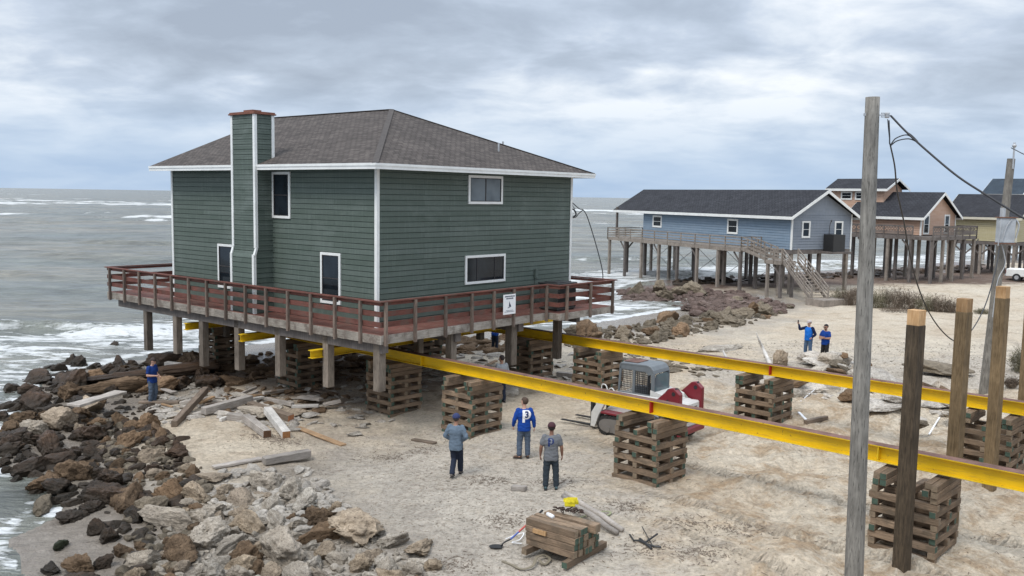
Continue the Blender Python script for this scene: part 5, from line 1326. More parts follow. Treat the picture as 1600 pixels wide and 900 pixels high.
# yellow ratchet straps bundle
m = MB(); c = onst(.75, .85, .2)
for i in range(9):
    a = i * .7; m.poly([c + Vector((math.cos(a) * .05 - .09, math.sin(a) * .05, .0 + .012 * i)), c + Vector((math.cos(a) * .13 + .07, math.sin(a) * .10, .01 * i)), c + Vector((math.cos(a) * .12 + .07, math.sin(a) * .09, .10 + .01 * i)), c + Vector((math.cos(a) * .05 - .09, math.sin(a) * .04, .09 + .01 * i))], [(0, 1, 2, 3)])
m.box(c.x - .11, c.x + .12, c.y - .06, c.y + .07, c.z - .04, c.z + .10)
tag(m.build('strap_bundle', plain('yellow_webbing', (.75, .62, .02), .6, var=.25, scale=18), bevel=.015), 'bright yellow strap bundle on top of the timber stack', 'strap')
m = MB(); r6 = random.Random(8)
def ring(m, c, r_, t, ax):
    m.tube([c + (ax[0] * math.cos(a) + ax[1] * math.sin(a)) * r_ for a in np.linspace(0, 2 * PI, 9)], t, 5, False)
for i in range(26):
    t_ = i / 25; c = onst(.95 - .5 * t_ + .06 * math.sin(i), .62 + .25 * t_ + .05 * math.cos(i * 1.7), .12 + .03 * math.sin(i * 2.2)); a1 = Vector((r6.uniform(-1, 1), r6.uniform(-1, 1), r6.uniform(-.3, .3))).normalized(); a2 = a1.cross(Vector((r6.uniform(-1, 1), 0, 1))).normalized()
    ring(m, c, .04, .012, (a1, a2))
tag(m.build('chain', plain('rusty_chain', (.07, .045, .035), .7, .5)), 'rusty chain heaped on the timber stack beside the yellow strap', 'chain')
m = MB(); m.tube([onst(1.05, .45, .02), onst(.85, .38, .02)], .045, 12); tag(m.build('bottle', MT['pvc'], smooth=True), 'small white bottle lying on the timber stack', 'bottle')
# shovel leaning on the stack
sh = empty('shovel', (0, 0, 0), 0, 'shovel with a red and blue handle leaning on the left of the timber stack', 'shovel')
a = GT(783, 856); b = onst(1.15, .95, .30); b = AT(848, 797, a.y + .45)
m = MB(); d = (b - a).normalized()
s0 = a + d * .28
m.tube([s0, a + (b - a) * .42], .020, 10); m.build('blue_handle_section', plain('blue_handle', (.03, .08, .35), .4), sh)
m = MB(); m.tube([a + (b - a) * .42, a + (b - a) * .66], .020, 10); m.build('red_handle_section', plain('red_handle', (.45, .03, .02), .4), sh)
m = MB(); m.tube([a + (b - a) * .66, a + (b - a) * .85], .020, 10); m.build('wood_handle_section', BRD, sh)
m = MB(); m.tube([a + (b - a) * .85, b], .026, 10); m.build('grip', MT['black'], sh)
m = MB(); e0 = a + Vector((0, 0, .02)); m.tube(spline([s0, a + Vector((.06, 0, .12)), a + Vector((0, 0, .04))]), .017, 8)
m.prism([(-.10, .13), (.10, .13), (.12, -.02), (.09, -.12), (0, -.18), (-.09, -.12), (-.12, -.02)], e0 + Vector((-.1, .0, .01)), (.2, .98, 0), (1, -.2, .05), (0, 0, .008)); m.build('blade', MT['dark_metal'], sh)
# bundled round posts, canvas straps, bars
for i, (p1, p2, lb) in enumerate((((884, 806), (973, 832), 'grey round post, upper of the two lying behind the timber stack'), ((880, 812), (965, 838), 'grey round post, lower of the two lying behind the timber stack'))):
    a = GT(*p1) + Vector((0, .45, .42)); b = GT(*p2) + Vector((0, 0, .07)); m = MB()
    m.tube([a.lerp(b, t_ / 6) + Vector((0, 0, .02 * math.sin(t_ * 2 + i))) for t_ in range(7)], [.055, .065, .07, .07, .075, .07, .06], 10)
    tag(m.build('round_post', OW, smooth=True), lb, 'post')
def strap(pts, label, w_=.06, mat=None):
    m = MB(); P = [GT(a, b) + Vector((0, 0, .02 + dz)) for a, b, dz in pts]; sp_ = spline(P, 8)
    for p0_, p1_ in zip(sp_[:-1], sp_[1:]): m.bar(p0_, p1_, w_, .012)
    tag(m.build('strap', mat or plain('canvas', (.20, .17, .12), .9)), label, 'strap')
strap([(785, 878, 0), (800, 884, 0), (815, 892, .02), (832, 889, .05), (838, 880, .1), (850, 874, .08), (859, 878, .04), (850, 885, .02), (842, 882, .08)], 'olive canvas strap curling on the sand in front of the timber stack')
strap([(905, 812, .02), (925, 805, .02), (945, 802, .03), (954, 803, .02), (948, 808, .02), (925, 810, .02)], 'pale green strap loop lying behind the round posts', .05, plain('green_canvas', (.25, .26, .15), .9))
m = MB(); P = [GT(a, b) + Vector((0, 0, .04)) for a, b in ((984, 838), (990, 847), (998, 847), (1010, 853), (1022, 857), (1033, 858))]
m.tube(P, .022, 6); m.tube([GT(1003, 828) + Vector((0, 0, .08)), GT(1021, 858) + Vector((0, 0, .03))], .012, 6); m.tube([GT(1008, 851) + Vector((0, 0, .05)), GT(1027, 841) + Vector((0, 0, .1))], .022, 6); m.tube([GT(1000, 846) + Vector((0, 0, .06)), GT(1018, 860) + Vector((0, 0, .03))], .03, 6)
tag(m.build('pry_tools', MT['dark_metal']), 'dark iron tools crossed on the sand right of the timber stack', 'tool')
strap([(790, 845, .02), (802, 840, .02), (818, 836, .03), (812, 846, .02), (800, 850, .02), (815, 852, .02)], 'white tangled cord lying left of the timber stack', .02, MT['pvc'])
# ------------------------------------------------------------------ dry shrubs
def shrub(px, py, hpx, wpx, label, grp, seed):
    r = random.Random(seed); p = GT(px, py); sc = p.y / FPX; hh = hpx * sc; ww = wpx * sc / 2; m = MB()
    for i in range(230):
        a = r.uniform(0, 2 * PI); rr = r.random() ** .6; b = Vector((math.cos(a) * rr * ww * .75, math.sin(a) * rr * ww * .6, 0))
        tip = b + Vector((math.cos(a) * ww * .35 * r.random() + r.gauss(0, .1 * ww), math.sin(a) * ww * .3 * r.random(), hh * r.uniform(.35, 1.0) * (1 - .5 * rr * rr)))
        mid = (b + tip) / 2 + Vector((r.gauss(0, .05), r.gauss(0, .05), 0)) * hh; w_ = r.uniform(.006, .014)
        s = Vector((math.cos(a + 1.5), math.sin(a + 1.5), 0)) * w_
        m.poly([b - s, b + s, mid + s * .7, tip, mid - s * .7], [(0, 1, 2, 4), (4, 2, 3)])
        for _ in range(4):
            q = mid.lerp(tip, r.random()); t2 = q + Vector((r.gauss(0, .14), r.gauss(0, .14), r.uniform(.02, .22))) * max(hh, .5); s2 = Vector((r.uniform(-1, 1), r.uniform(-1, 1), .3)).normalized() * w_ * 1.3
            m.poly([q - s2, q + s2, t2], [(0, 1, 2)])
    o = m.build('dry_shrub', MT['twig_b'] if seed % 3 == 0 else MT['twig']); o.location = p; tag(o, label, 'shrub', grp)
MT['twig'] = plain('dry_twigs', (.15, .115, .085), .95, var=.35); MT['twig_b'] = plain('grey_olive_twigs', (.15, .135, .085), .95, var=.35)
for i, (px, py, h, w_) in enumerate([(1312, 474, 28, 34), (1328, 477, 34, 38), (1352, 480, 32, 36), (1376, 481, 38, 42), (1400, 482, 42, 44), (1424, 484, 36, 40), (1448, 486, 30, 38), (1468, 487, 32, 38), (1488, 488, 26, 34), (1595, 580, 44, 40), (1580, 605, 20, 24), (1340, 462, 14, 30), (1535, 490, 9, 30), (1400, 487, 8, 60)]):
    if px < 1500: shrub(px, py, h, w_, 'leafless brown shrub in the row below the far houses', 'dry shrubs below the far houses', i)
    else: shrub(px, py, h, w_, ['dry grey shrub at the right edge behind the last square post', 'low tuft of dry twigs at the foot of the last square post', 'x', 'thin patch of dry stalks left of the leaning utility pole'][i - 9], None, i)
def bits(name, label, cat, poly_px, n, seed, mat, L0=.03, L1_=.2, clump=None):
    r = random.Random(seed); P = [tuple(G(a, b, 0).xy) for a, b in poly_px]; xs = [p[0] for p in P]; ys = [p[1] for p in P]; m = MB(); pts = []
    cl = [tuple(G(a, b, 0).xy) for a, b in (clump or [])]
    while len(pts) < n:
        if cl and r.random() < .7:
            c = r.choice(cl); x, y = c[0] + r.gauss(0, .38), c[1] + r.gauss(0, .28)
        else: x = r.uniform(min(xs), max(xs)); y = r.uniform(min(ys), max(ys))
        if inpoly(x, y, P): pts.append((x, y))
    hh = terrain(np.array([p[0] for p in pts]), np.array([p[1] for p in pts]))
    for (x, y), h in zip(pts, hh):
        a = r.uniform(0, PI); l = L0 + (L1_ - L0) * r.random() ** 3; d = Vector((math.cos(a), math.sin(a), r.uniform(-.1, .2))) * l / 2; w_ = r.uniform(.003, .008)
        c = Vector((x, y, h + .012)); m.bar(c - d, c + d, w_ * 2, w_)
    tag(m.build(name, mat), label, cat, kind='stuff')
bits('beach_litter', 'dark twigs and dried seaweed scattered over the sand', 'twigs', allsand, 2900, 4, MT['twig'], .02, .16, clump=[(410, 672), (705, 860), (985, 785), (765, 738), (600, 700), (1150, 820), (1100, 860), (440, 677), (660, 690), (1010, 845), (790, 800), (870, 745), (1080, 815)])
#MACHINE
# ------------------------------------------------------------------ compact track loader
hd = Vector((-.775, .63, 0)).normalized(); lrz = math.atan2(hd.y, hd.x)
lp = GT(1022, 690); lp = lp + Vector((-.16, 1.35, 0))
LD = empty('track_loader', (lp.x, lp.y, hz(lp.x, lp.y)), lrz, 'small tracked skid loader with grey cab and maroon lift towers behind the near beam', 'skid loader')
GREY = plain('cab_grey_paint', (.135, .15, .16), .5, var=.12); MAR = plain('maroon_paint', (.17, .012, .02), .4, var=.15); WHT = plain('dusty_white_paint', (.58, .57, .54), .5, var=.12); RUB = plain('track_rubber', (.028, .026, .024), .85, var=.4, scale=12); DST = plain('dusty_hub', (.16, .145, .13), .9)
for s in (-1, 1):
    y0, y1 = (s * .52, s * .86) if s > 0 else (s * .86, s * .52)
    out_ = []
    for k in range(11): a = PI / 2 + PI * k / 10; out_.append((-1.05 + .33 * math.cos(a), .33 + .33 * math.sin(a)))
    for k in range(11): a = -PI / 2 + PI * k / 10; out_.append((.80 + .27 * math.cos(a), .27 + .27 * math.sin(a)))
    m = MB(); m.prism(out_, (0, y0, 0), (1, 0, 0), (0, 0, 1), (0, y1 - y0, 0))
    # cleats
    tot = out_ + out_[:1]
    for (a, b) in zip(tot[:-1], tot[1:]):
        L_ = math.hypot(b[0] - a[0], b[1] - a[1]); nn = max(1, int(L_ / .11))
        for q in range(nn):
            t_ = (q + .5) / nn; c = (a[0] + (b[0] - a[0]) * t_, a[1] + (b[1] - a[1]) * t_); dx, dz = (b[0] - a[0]) / L_, (b[1] - a[1]) / L_
            m.bar((c[0] + dz * -.0, y0, c[1]), (c[0], y1, c[1]), .05, .05, (dx, 0, dz))
    tkk = m.build('track', RUB, LD)
    ys = y1 + .004 if s > 0 else y0 - .004
    m = MB(); m.prism([(x * .955 - .01, .31 + (z - .31) * .72) for x, z in out_], (0, ys, 0), (1, 0, 0), (0, 0, 1), (0, s * .02, 0)); m.build('track_frame', DST, tkk)
    for x, rr in ((-.85, .10), (.70, .10), (-.6, .10), (-.25, .10), (.1, .10), (.42, .10)):
        m = MB(); zz = .18; m.tube([(x, ys + s * .02, zz), (x, ys + s * .05, zz)], rr, 14); m.build('roller', DST, tkk)
m = MB(); m.prism([(-1.35, .32), (1.05, .30), (1.1, .55), (.95, .75), (-1.30, 1.02)], (0, -.5, 0), (1, 0, 0), (0, 0, 1), (0, 1.0, 0)); m.build('chassis', WHT, LD, bevel=.02)
m = MB(); m.box(.2, 1.0, -.84, .84, .60, .66); m.build('fender', MAR, LD, bevel=.01)
m = MB(); m.prism([(-1.55, .45), (-1.30, .40), (-1.05, 1.30), (-.55, 1.42), (-.55, 1.18), (-1.28, 1.20), (-1.5, 1.15)], (0, -.5, 0), (1, 0, 0), (0, 0, 1), (0, 1.0, 0)); m.box(-1.56, -1.3, -.62, .62, .45, 1.16); m.build('engine_cover', WHT, LD, bevel=.04)
m = MB()
for k in range(8): m.box(-1.575, -1.562, -.42, .42, .62 + k * .055, .645 + k * .055)
m.build('grille', MT['dark_metal'], LD)
m = MB(); m.box(-1.68, -1.55, -.75, .75, .30, .48); m.build('rear_bumper', MAR, LD, bevel=.03)
m = MB(); m.tube([(-1.1, .1, 1.36), (-1.1, .1, 1.52)], .09, 10); m.prism([(-.25, 0), (.2, 0), (.1, .12), (-.1, .14)], (-1.0, -.1, 1.38), (1, 0, 0), (0, 0, 1), (0, .25, 0)); m.build('air_intake', MT['black'], LD)
# cab with rounded rear top
LD.scale = (1.06, 1.06, 1.08)
ce = empty('cab'); ce.parent = LD
outl = [(.62, .80), (.66, 1.25), (.62, 2.02), (.55, 2.12), (-.25, 2.14)] + [(-.25 - .28 * math.sin(a), 1.86 + .28 * math.cos(a)) for a in (0.4, .8, 1.2, 1.5)] + [(-.60, 1.20), (-.60, .8)]
m = MB()
for s in (-1, 1):
    # side panel as a frame around two openings
    yy = s * .43
    for pl_ in ([(.62, .8), (.66, 1.3), (-.60, 1.3), (-.60, .8)], [(.58, 1.3), (.65, 1.3), (.61, 2.1), (.52, 2.1)], [(.06, 1.3), (.15, 1.3), (.14, 1.95), (.05, 1.95)], [(-.60, 1.3), (-.50, 1.3), (-.48, 1.92), (-.59, 1.92)],
               [(.63, 1.95), (.55, 2.12), (-.35, 2.14), (-.50, 2.08), (-.58, 1.92), (-.40, 1.86), (-.3, 1.95)]):
        m.prism(pl_, (0, yy - .02 + s * .0, 0), (1, 0, 0), (0, 0, 1), (0, .04, 0))
m.prism([(.62, 2.08), (.55, 2.15), (-.35, 2.17), (-.48, 2.13), (-.57, 2.03), (-.605, 1.93), (-.56, 1.92), (-.52, 2.01), (-.45, 2.08), (-.35, 2.11), (.5, 2.09)], (0, -.46, 0), (1, 0, 0), (0, 0, 1), (0, .92, 0))
m.box(-.62, -.58, -.45, .45, .8, 1.26); m.box(-.61, -.53, -.46, -.40, 1.26, 1.93); m.box(-.61, -.53, .40, .46, 1.26, 1.93)
m.build('cab_shell', GREY, ce, bevel=.012)
m = MB(); m.box(.05, .55, -.30, .30, 2.165, 2.18); m.build('roof_rust', MT['rust'], ce)
for s in (-1, 1):
    m = MB(); yy = s * .43
    for x0, x1, z0, z1 in ((.17, .57, 1.32, 1.94), (-.46, .04, 1.32, 1.92)):
        for k in range(9): x = x0 + (x1 - x0) * k / 8; m.bar((x, yy, z0), (x, yy, z1), .012, .012, (0, 1, 0))
        for k in range(11): z = z0 + (z1 - z0) * k / 10; m.bar((x0, yy, z), (x1, yy, z), .012, .012)
    m.build('side_screen', MT['black'], ce)
m = MB(); m.prism([(-.39, 1.28), (.39, 1.28), (.39, 1.82), (.30, 1.91), (-.30, 1.91), (-.39, 1.82)], (-.605, 0, 0), (0, 1, 0), (0, 0, 1), (.01, 0, 0)); m.build('rear_window', glass('cab_glass', (.06, .08, .085), .05), ce)
m = MB(); m.box(-.35, .1, -.24, .24, .95, 1.1); m.box(-.38, -.28, -.24, .24, 1.1, 1.6); m.build('seat', MT['black'], ce, bevel=.03)
# lift towers and arms
for s in (-1, 1):
    y = s * .66
    m = MB(); m.prism([(-1.62, .85), (-1.62, 1.52), (-1.42, 1.68), (-1.28, 1.66), (-.70, 1.12), (-.72, .92)], (0, y - .09, 0), (1, 0, 0), (0, 0, 1), (0, .18, 0)); tw = m.build('lift_tower', MAR, LD, bevel=.015)
    m = MB(); m.bar((-1.46, y, 1.665), (-.88, y, 1.27), .11, .05); m.prism([(-1.35, 1.1), (-1.1, 1.05), (-1.05, 1.2), (-1.25, 1.35)], (0, y + s * .091, 0), (1, 0, 0), (0, 0, 1), (0, s * .004, 0)); m.tube([(-1.42, y - .1, 1.52), (-1.42, y + .1, 1.52)], .06, 12); m.build('tower_slot', MT['black'], tw)
    m = MB(); m.prism([(-1.25, 1.12), (-1.2, 1.32), (.62, 1.30), (1.12, 1.02), (1.42, .55), (1.44, .12), (1.28, .12), (1.14, .5), (.95, .85), (.5, 1.10)], (0, y - .05, 0), (1, 0, 0), (0, 0, 1), (0, .10, 0)); m.build('lift_arm', WHT, LD, bevel=.012)
    m = MB(); m.tube([(-.9, y * .9, .75), (.1, y * .9, 1.0)], .05, 10); m.tube([(.1, y * .9, 1.0), (.5, y * .9, 1.12)], .028, 8); m.build('cylinder', MT['galv'], LD)
m = MB(); m.tube(spline([(.85, .66, 1.2), (.95, .64, 1.42), (1.12, .6, 1.40), (1.1, .62, 1.1)]), .018, 6); m.tube(spline([(.6, .64, 1.25), (.8, .6, 1.35), (1.15, .5, 1.0)]), .018, 6); m.build('grab_rail', WHT, LD)
m = MB(); m.box(1.42, 1.50, -.62, .62, .08, .2); m.box(1.42, 1.50, -.62, .62, .9, 1.0); m.box(1.42, 1.50, -.62, -.52, .2, .9); m.box(1.42, 1.50, .52, .62, .2, .9); m.box(1.36, 1.43, -.5, .5, .2, .5); m.build('fork_carriage', MT['black'], LD)
for y in (-.4, .4):
    m = MB(); m.box(1.50, 1.56, y - .06, y + .06, .05, .85); m.prism([(1.56, .05), (2.75, .05), (2.75, .07), (1.56, .10)], (0, y - .06, 0), (1, 0, 0), (0, 0, 1), (0, .12, 0)); m.build('fork', MT['dark_metal'], LD)
#PEOPLE
# ------------------------------------------------------------------ people
def cap_pts(mb, p, r0, q, r1, n=12):
    p = Vector(p); q = Vector(q); d = (q - p)
    if d.length < 1e-5: d = Vector((0, 0, 1e-3))
    d.normalize(); P = []; R = []
    for a in (-.98, -.8, -.45, 0): P.append(p + d * (a * r0)); R.append(r0 * math.sqrt(max(1 - a * a, .03)))
    for a in (0, .45, .8, .98): P.append(q + d * (a * r1)); R.append(r1 * math.sqrt(max(1 - a * a, .03)))
    mb.tube(P, R, n)
def chain(mb, pts, rs, n=12):
    for i in range(len(pts) - 1): cap_pts(mb, pts[i], rs[i], pts[i + 1], rs[i + 1], n)
def loft(mb, secs, n=20):
    """secs: (centre, rx, ry, tilt forward)"""
    b = len(mb.v)
    for c, rx, ry in secs:
        for k in range(n):
            a = 2 * PI * k / n; ca, sa = math.cos(a), math.sin(a)
            ca = math.copysign(abs(ca) ** .85, ca); sa = math.copysign(abs(sa) ** .85, sa)
            mb.v.append((c[0] + rx * ca, c[1] + ry * sa, c[2]))
    for i in range(len(secs) - 1):
        for k in range(n): mb.f.append((b + i * n + k, b + i * n + (k + 1) % n, b + (i + 1) * n + (k + 1) % n, b + (i + 1) * n + k)); mb.m.append(0)
    mb.f.append(tuple(b + k for k in reversed(range(n)))); mb.m.append(0); mb.f.append(tuple(b + (len(secs) - 1) * n + k for k in range(n))); mb.m.append(0)
def remesh(mb, name, mat, parent, voxel=.012, smooth=3, extra=None, cuts=()):
    me = mb.mesh(name + '_raw'); o = bpy.data.objects.new(name + '_raw', me); COL.objects.link(o)
    r = o.modifiers.new('r', 'REMESH'); r.mode = 'VOXEL'; r.voxel_size = voxel
    s = o.modifiers.new('s', 'SMOOTH'); s.iterations = smooth; s.factor = .5
    dg = bpy.context.evaluated_depsgraph_get(); nm = bpy.data.meshes.new_from_object(o.evaluated_get(dg)); bpy.data.objects.remove(o)
    if name in ('shirt', 'trousers', 'sleeve'):
        for v_ in nm.vertices:
            q = v_.co; w_ = noise.noise(Vector((q.x * 9, q.y * 9, q.z * 17))) + .5 * noise.noise(Vector((q.x * 22, q.y * 22, q.z * 34)))
            v_.co = q + v_.normal * (.013 * w_)
    if cuts or extra:
        bm = bmesh.new(); bm.from_mesh(nm)
        if extra:
            bm.from_mesh(extra)
        bm.to_mesh(nm); bm.free()
    nm.name = name; nm.materials.clear(); nm.materials.append(mat); nm.polygons.foreach_set('use_smooth', [True] * len(nm.polygons))
    ob = bpy.data.objects.new(name, nm); COL.objects.link(ob); ob.parent = parent
    return ob
SKIN = {k: plain('skin_' + k, c, .55, var=.06) for k, c in dict(light=(.50, .29, .21), tan=(.33, .175, .115), brown=(.20, .10, .065)).items()}
def cloth(name, col, var=.12):
    m = NT(name); co = m.co(); a = m.noise(co, 7, 4, .6, .8); b = m.noise(m.co(scale=(1, 1, .5)), 16, 3, .6)
    return m.done(m.hsv(col, v=m.rng(a, .3, .7, 1 - var, 1 + var)), .9, m.bump(m.math('ADD', a, m.math('MULTIPLY', b, .5)), .7, .03), spec=.15)
def hand(mb, fm, w, d, n, side, r=1.0, curl=.5):
    """w wrist, d forearm direction, n palm normal"""
    d = d.normalized(); n = (n - d * n.dot(d)).normalized(); s = d.cross(n) * side
    for k in (-1, 0, 1): cap_pts(mb, w + s * k * .014, .019, w + d * .075 + s * k * .024, .0165, 10)
    for i, (o_, L_) in enumerate(((-.033, .066), (-.011, .076), (.011, .072), (.032, .058))):
        p = w + d * .07 + s * o_; a = p + (d * math.cos(curl * .4) + n * math.sin(curl * .4)) * L_ * .45; b = a + (d * math.cos(curl * 1.1) + n * math.sin(curl * 1.1)) * L_ * .32; c = b + (d * math.cos(curl * 1.9) + n * math.sin(curl * 1.9)) * L_ * .25
        fm.tube([p - d * .012, p, a, b, c, c + (c - b) * .25], [.0085, .0095, .0088, .008, .007, .003], 8)
    p = w + d * .025 - s * .026; a = p + (d * .6 - s * .6 + n * .35) * .042; b = a + (d * .85 - s * .1 + n * .4) * .034
    fm.tube([p, a, b, b + (b - a) * .4], [.012, .011, .009, .004], 8)
def person(label, loc, yaw, J, shirt, pants, skin, hair=None, cap=None, shoes=(.05, .045, .045), sleeve='long', height=1.78, voxel=.012, belly=0.0, headyaw=0.0, headpitch=0.0, hem=.86, beard=None, curl=.5, sunglasses=False, sleeve_mat=None, cap_back=False):
    e = empty('person', loc, yaw, label, 'person'); k = height / 1.78; e.scale = (k, k, k)
    D0 = dict(pelvis=(0, 0, .95), waist=(0, 0, 1.08), chest=(0, -.01, 1.30), neck=(0, -.015, 1.48), head=(0, .01, 1.655), sR=(.178, -.01, 1.42), sL=(-.178, -.01, 1.42), eR=(.25, -.03, 1.14), eL=(-.25, -.03, 1.14), wR=(.26, .05, .90), wL=(-.26, .05, .90),
              hR=(.09, 0, .92), hL=(-.09, 0, .92), kR=(.10, .02, .50), kL=(-.10, .02, .50), aR=(.11, -.03, .10), aL=(-.11, -.03, .10), nR=None, nL=None)
    D0.update(J); V_ = {a: (Vector(b) if b is not None else None) for a, b in D0.items()}
    pe, wa, chs, ne, he = (V_[a] for a in ('pelvis', 'waist', 'chest', 'neck', 'head'))
    B = MB(); F = MB()
    def torso(mb, g, zlo=0, full=True):
        P = [(pe + Vector((0, 0, -.09 + zlo)), .155 + g, .115 + g), (pe, .165 + g, .12 + g), (wa, .145 + g + belly * .3, .105 + g + belly), ((wa + chs) / 2, .155 + g + belly * .2, .11 + g + belly * .6), (chs, .172 + g, .118 + g), (chs.lerp(ne, .45), .172 + g, .105 + g), (chs.lerp(ne, .78), .115 + g * .8, .08 + g * .5), (ne, .06 + g * .4, .06 + g * .4)]
        loft(mb, P)
    torso(B, 0)
    cap_pts(B, ne - Vector((0, 0, .03)), .058, he - Vector((0, .01, .07)), .052)
    # head with jaw, nose, ears, brow
    R = Matrix.Rotation(headyaw, 3, 'Z') @ Matrix.Rotation(-headpitch, 3, 'X')
    hb = MB(); hb.sphere((0, -.008, .03), (.076, .094, .092), 20, 14); hb.sphere((0, .022, -.045), (.056, .066, .066), 16, 10); hb.sphere((0, .05, -.088), (.03, .028, .022), 10, 8)
    hb.sphere((0, .095, -.012), (.012, .018, .022), 8, 6); hb.sphere((0, .083, .022), (.05, .014, .010), 10, 6); hb.sphere((0, .082, -.052), (.024, .010, .008), 8, 6)
    for s in (-1, 1): hb.sphere((s * .078, -.005, -.005), (.010, .018, .030), 8, 8)
    B.poly([he + R @ (Vector(p) * 1.14) for p in hb.v], hb.f)
    for s in ('R', 'L'):
        sg_ = 1 if s == 'R' else -1; S_, E_, W_ = V_['s' + s], V_['e' + s], V_['w' + s]; Hh, K_, A_k = V_['h' + s], V_['k' + s], V_['a' + s]
        cap_pts(B, chs.lerp(ne, .5) + Vector((sg_ * .08, 0, 0)), .07, S_, .062)
        chain(B, [S_, S_.lerp(E_, .4), E_, E_.lerp(W_, .35), W_], [.064, .057, .047, .046, .029])
        chain(B, [Hh, Hh.lerp(K_, .4), K_, K_.lerp(A_k, .35), A_k], [.092, .080, .058, .058, .038])
        nn = V_['n' + s] or Vector((-sg_, 0, 0)); hand(B, F, W_, W_ - E_, nn, sg_, curl=curl)
        cap_pts(B, A_k - Vector((0, .02, .03)), .035, A_k + Vector((0, .12, -.055)), .03)
    fin = F.mesh('fingers'); body = remesh(B, 'body', skin, e, voxel, 2, extra=fin)
    # eyes
    for s in (-1, 1):
        m = MB(); c = he + R @ Vector((s * .032, .082, .008)); m.sphere(c, .011, 8, 6); m.build('eye', MT['black'], e, smooth=True)
    T = MB(); torso(T, .034, -.02 + (hem - .86)); pr = .0
    for s in ('R', 'L'):
        sg_ = 1 if s == 'R' else -1; S_, E_, W_ = V_['s' + s], V_['e' + s], V_['w' + s]
        cap_pts(T, chs.lerp(ne, .5) + Vector((sg_ * .07, 0, -.01)), .085, S_, .070)
        if not (sleeve_mat and sleeve == 'long'):
            if sleeve == 'long': chain(T, [S_, S_.lerp(E_, .5), E_, E_.lerp(W_, .5), E_.lerp(W_, .92)], [.078, .073, .066, .060, .050])
            else: chain(T, [S_, S_.lerp(E_, .62)], [.079, .077])
    sh = remesh(T, 'shirt', shirt, e, max(voxel * 1.3, .015), 4)
    if sleeve_mat:
        for s in ('R', 'L'):
            S_, E_, W_ = V_['s' + s], V_['e' + s], V_['w' + s]; m = MB(); chain(m, [S_ * 1.0, S_.lerp(E_, .5), E_, E_.lerp(W_, .5), E_.lerp(W_, .92)], [.086, .075, .064, .058, .046]); remesh(m, 'sleeve', sleeve_mat, e, .014, 3)
    Tr = MB(); loft(Tr, [(pe + Vector((0, 0, -.10)), .15, .115), (pe + Vector((0, 0, -.02)), .178, .135), (pe.lerp(wa, .6), .17, .128), (wa, .155, .118)])
    for s in ('R', 'L'):
        Hh, K_, A_k = V_['h' + s], V_['k' + s], V_['a' + s]; chain(Tr, [Hh, Hh.lerp(K_, .45), K_, K_.lerp(A_k, .5), A_k.lerp(K_, .06)], [.112, .102, .088, .082, .076])
    remesh(Tr, 'trousers', pants, e, max(voxel * 1.3, .015), 4)
    shm = plain('shoe', shoes, .7)
    for s in ('R', 'L'):
        A_k = V_['a' + s]; fr = V_.get('f' + s) or Vector((0, 1, 0)); fr = fr.normalized(); m = MB()
        c = A_k - Vector((0, 0, .035)); cap_pts(m, c - fr * .045, .043, c + fr * .05 - Vector((0, 0, .008)), .043); cap_pts(m, c + fr * .05 - Vector((0, 0, .01)), .043, c + fr * .15 - Vector((0, 0, .024)), .034); cap_pts(m, A_k + Vector((0, 0, .02)), .047, c, .045)
        so_ = remesh(m, 'shoe', shm, e, .012, 2)
        m = MB(); a = c - fr * .085; b = c + fr * .185; m.bar((a.x, a.y, A_k.z - .092), (b.x, b.y, A_k.z - .092), .082, .022); m.build('sole', MT['black'] if shoes[0] > .02 else MT['white'], so_, bevel=.008)
    def onhead(vs): return [he + R @ (Vector(p) * 1.14) for p in vs]
    if hair:
        hm = MB(); t_ = MB(); t_.sphere((0, -.014, .038), (.086, .098, .096), 22, 16); m2 = MB()
        keep = [i for i, p in enumerate(t_.v) if p[2] > .045 or (p[1] < -.0 and p[2] > -.055)]
        ks = set(keep); fs = [f for f in t_.f if all(i in ks for i in f)]
        me_v = onhead([Vector(p) * (1 + .02 * math.sin(p[0] * 160) * math.cos(p[1] * 130)) for p in t_.v]); hm.poly(me_v, fs)
        ho = hm.build('hair', plain('hair', hair, .8, var=.3, scale=30), e, smooth=True); so2 = ho.modifiers.new('s', 'SOLIDIFY'); so2.thickness = .014; so2.offset = -1
    if beard:
        m = MB(); m.sphere((0, 0, 0), (.058, .045, .05), 14, 10); m.v = [tuple(he + R @ (Vector(p) + Vector((0, .045, -.072)))) for p in m.v]; m.build('beard', plain('beard', beard, .9), e, smooth=True)
    if sunglasses:
        m = MB(); m.box(-.066, .066, .085, .1, -.008, .026); m.v = onhead(m.v); m.build('sunglasses', MT['black'], e)
    if cap:
        hm = MB(); t_ = MB(); t_.sphere((0, -.008, .04), (.089, .103, .098), 22, 16); ks = {i for i, p in enumerate(t_.v) if p[2] > .022}
        fs = [f for f in t_.f if all(i in ks for i in f)]; hm.poly(onhead(t_.v), fs); bs = -1 if cap_back else 1
        hm.poly(onhead([(-.07, bs * .07, .045), (.07, bs * .07, .045), (.06, bs * .15, .028), (0, bs * .17, .025), (-.06, bs * .15, .028), (0, bs * .07, .06)]), [(0, 1, 2, 3, 4)])
        ho = hm.build('cap', plain('cap', cap, .8), e, smooth=True); so2 = ho.modifiers.new('s', 'SOLIDIFY'); so2.thickness = .008; so2.offset = 1
    return e, sh
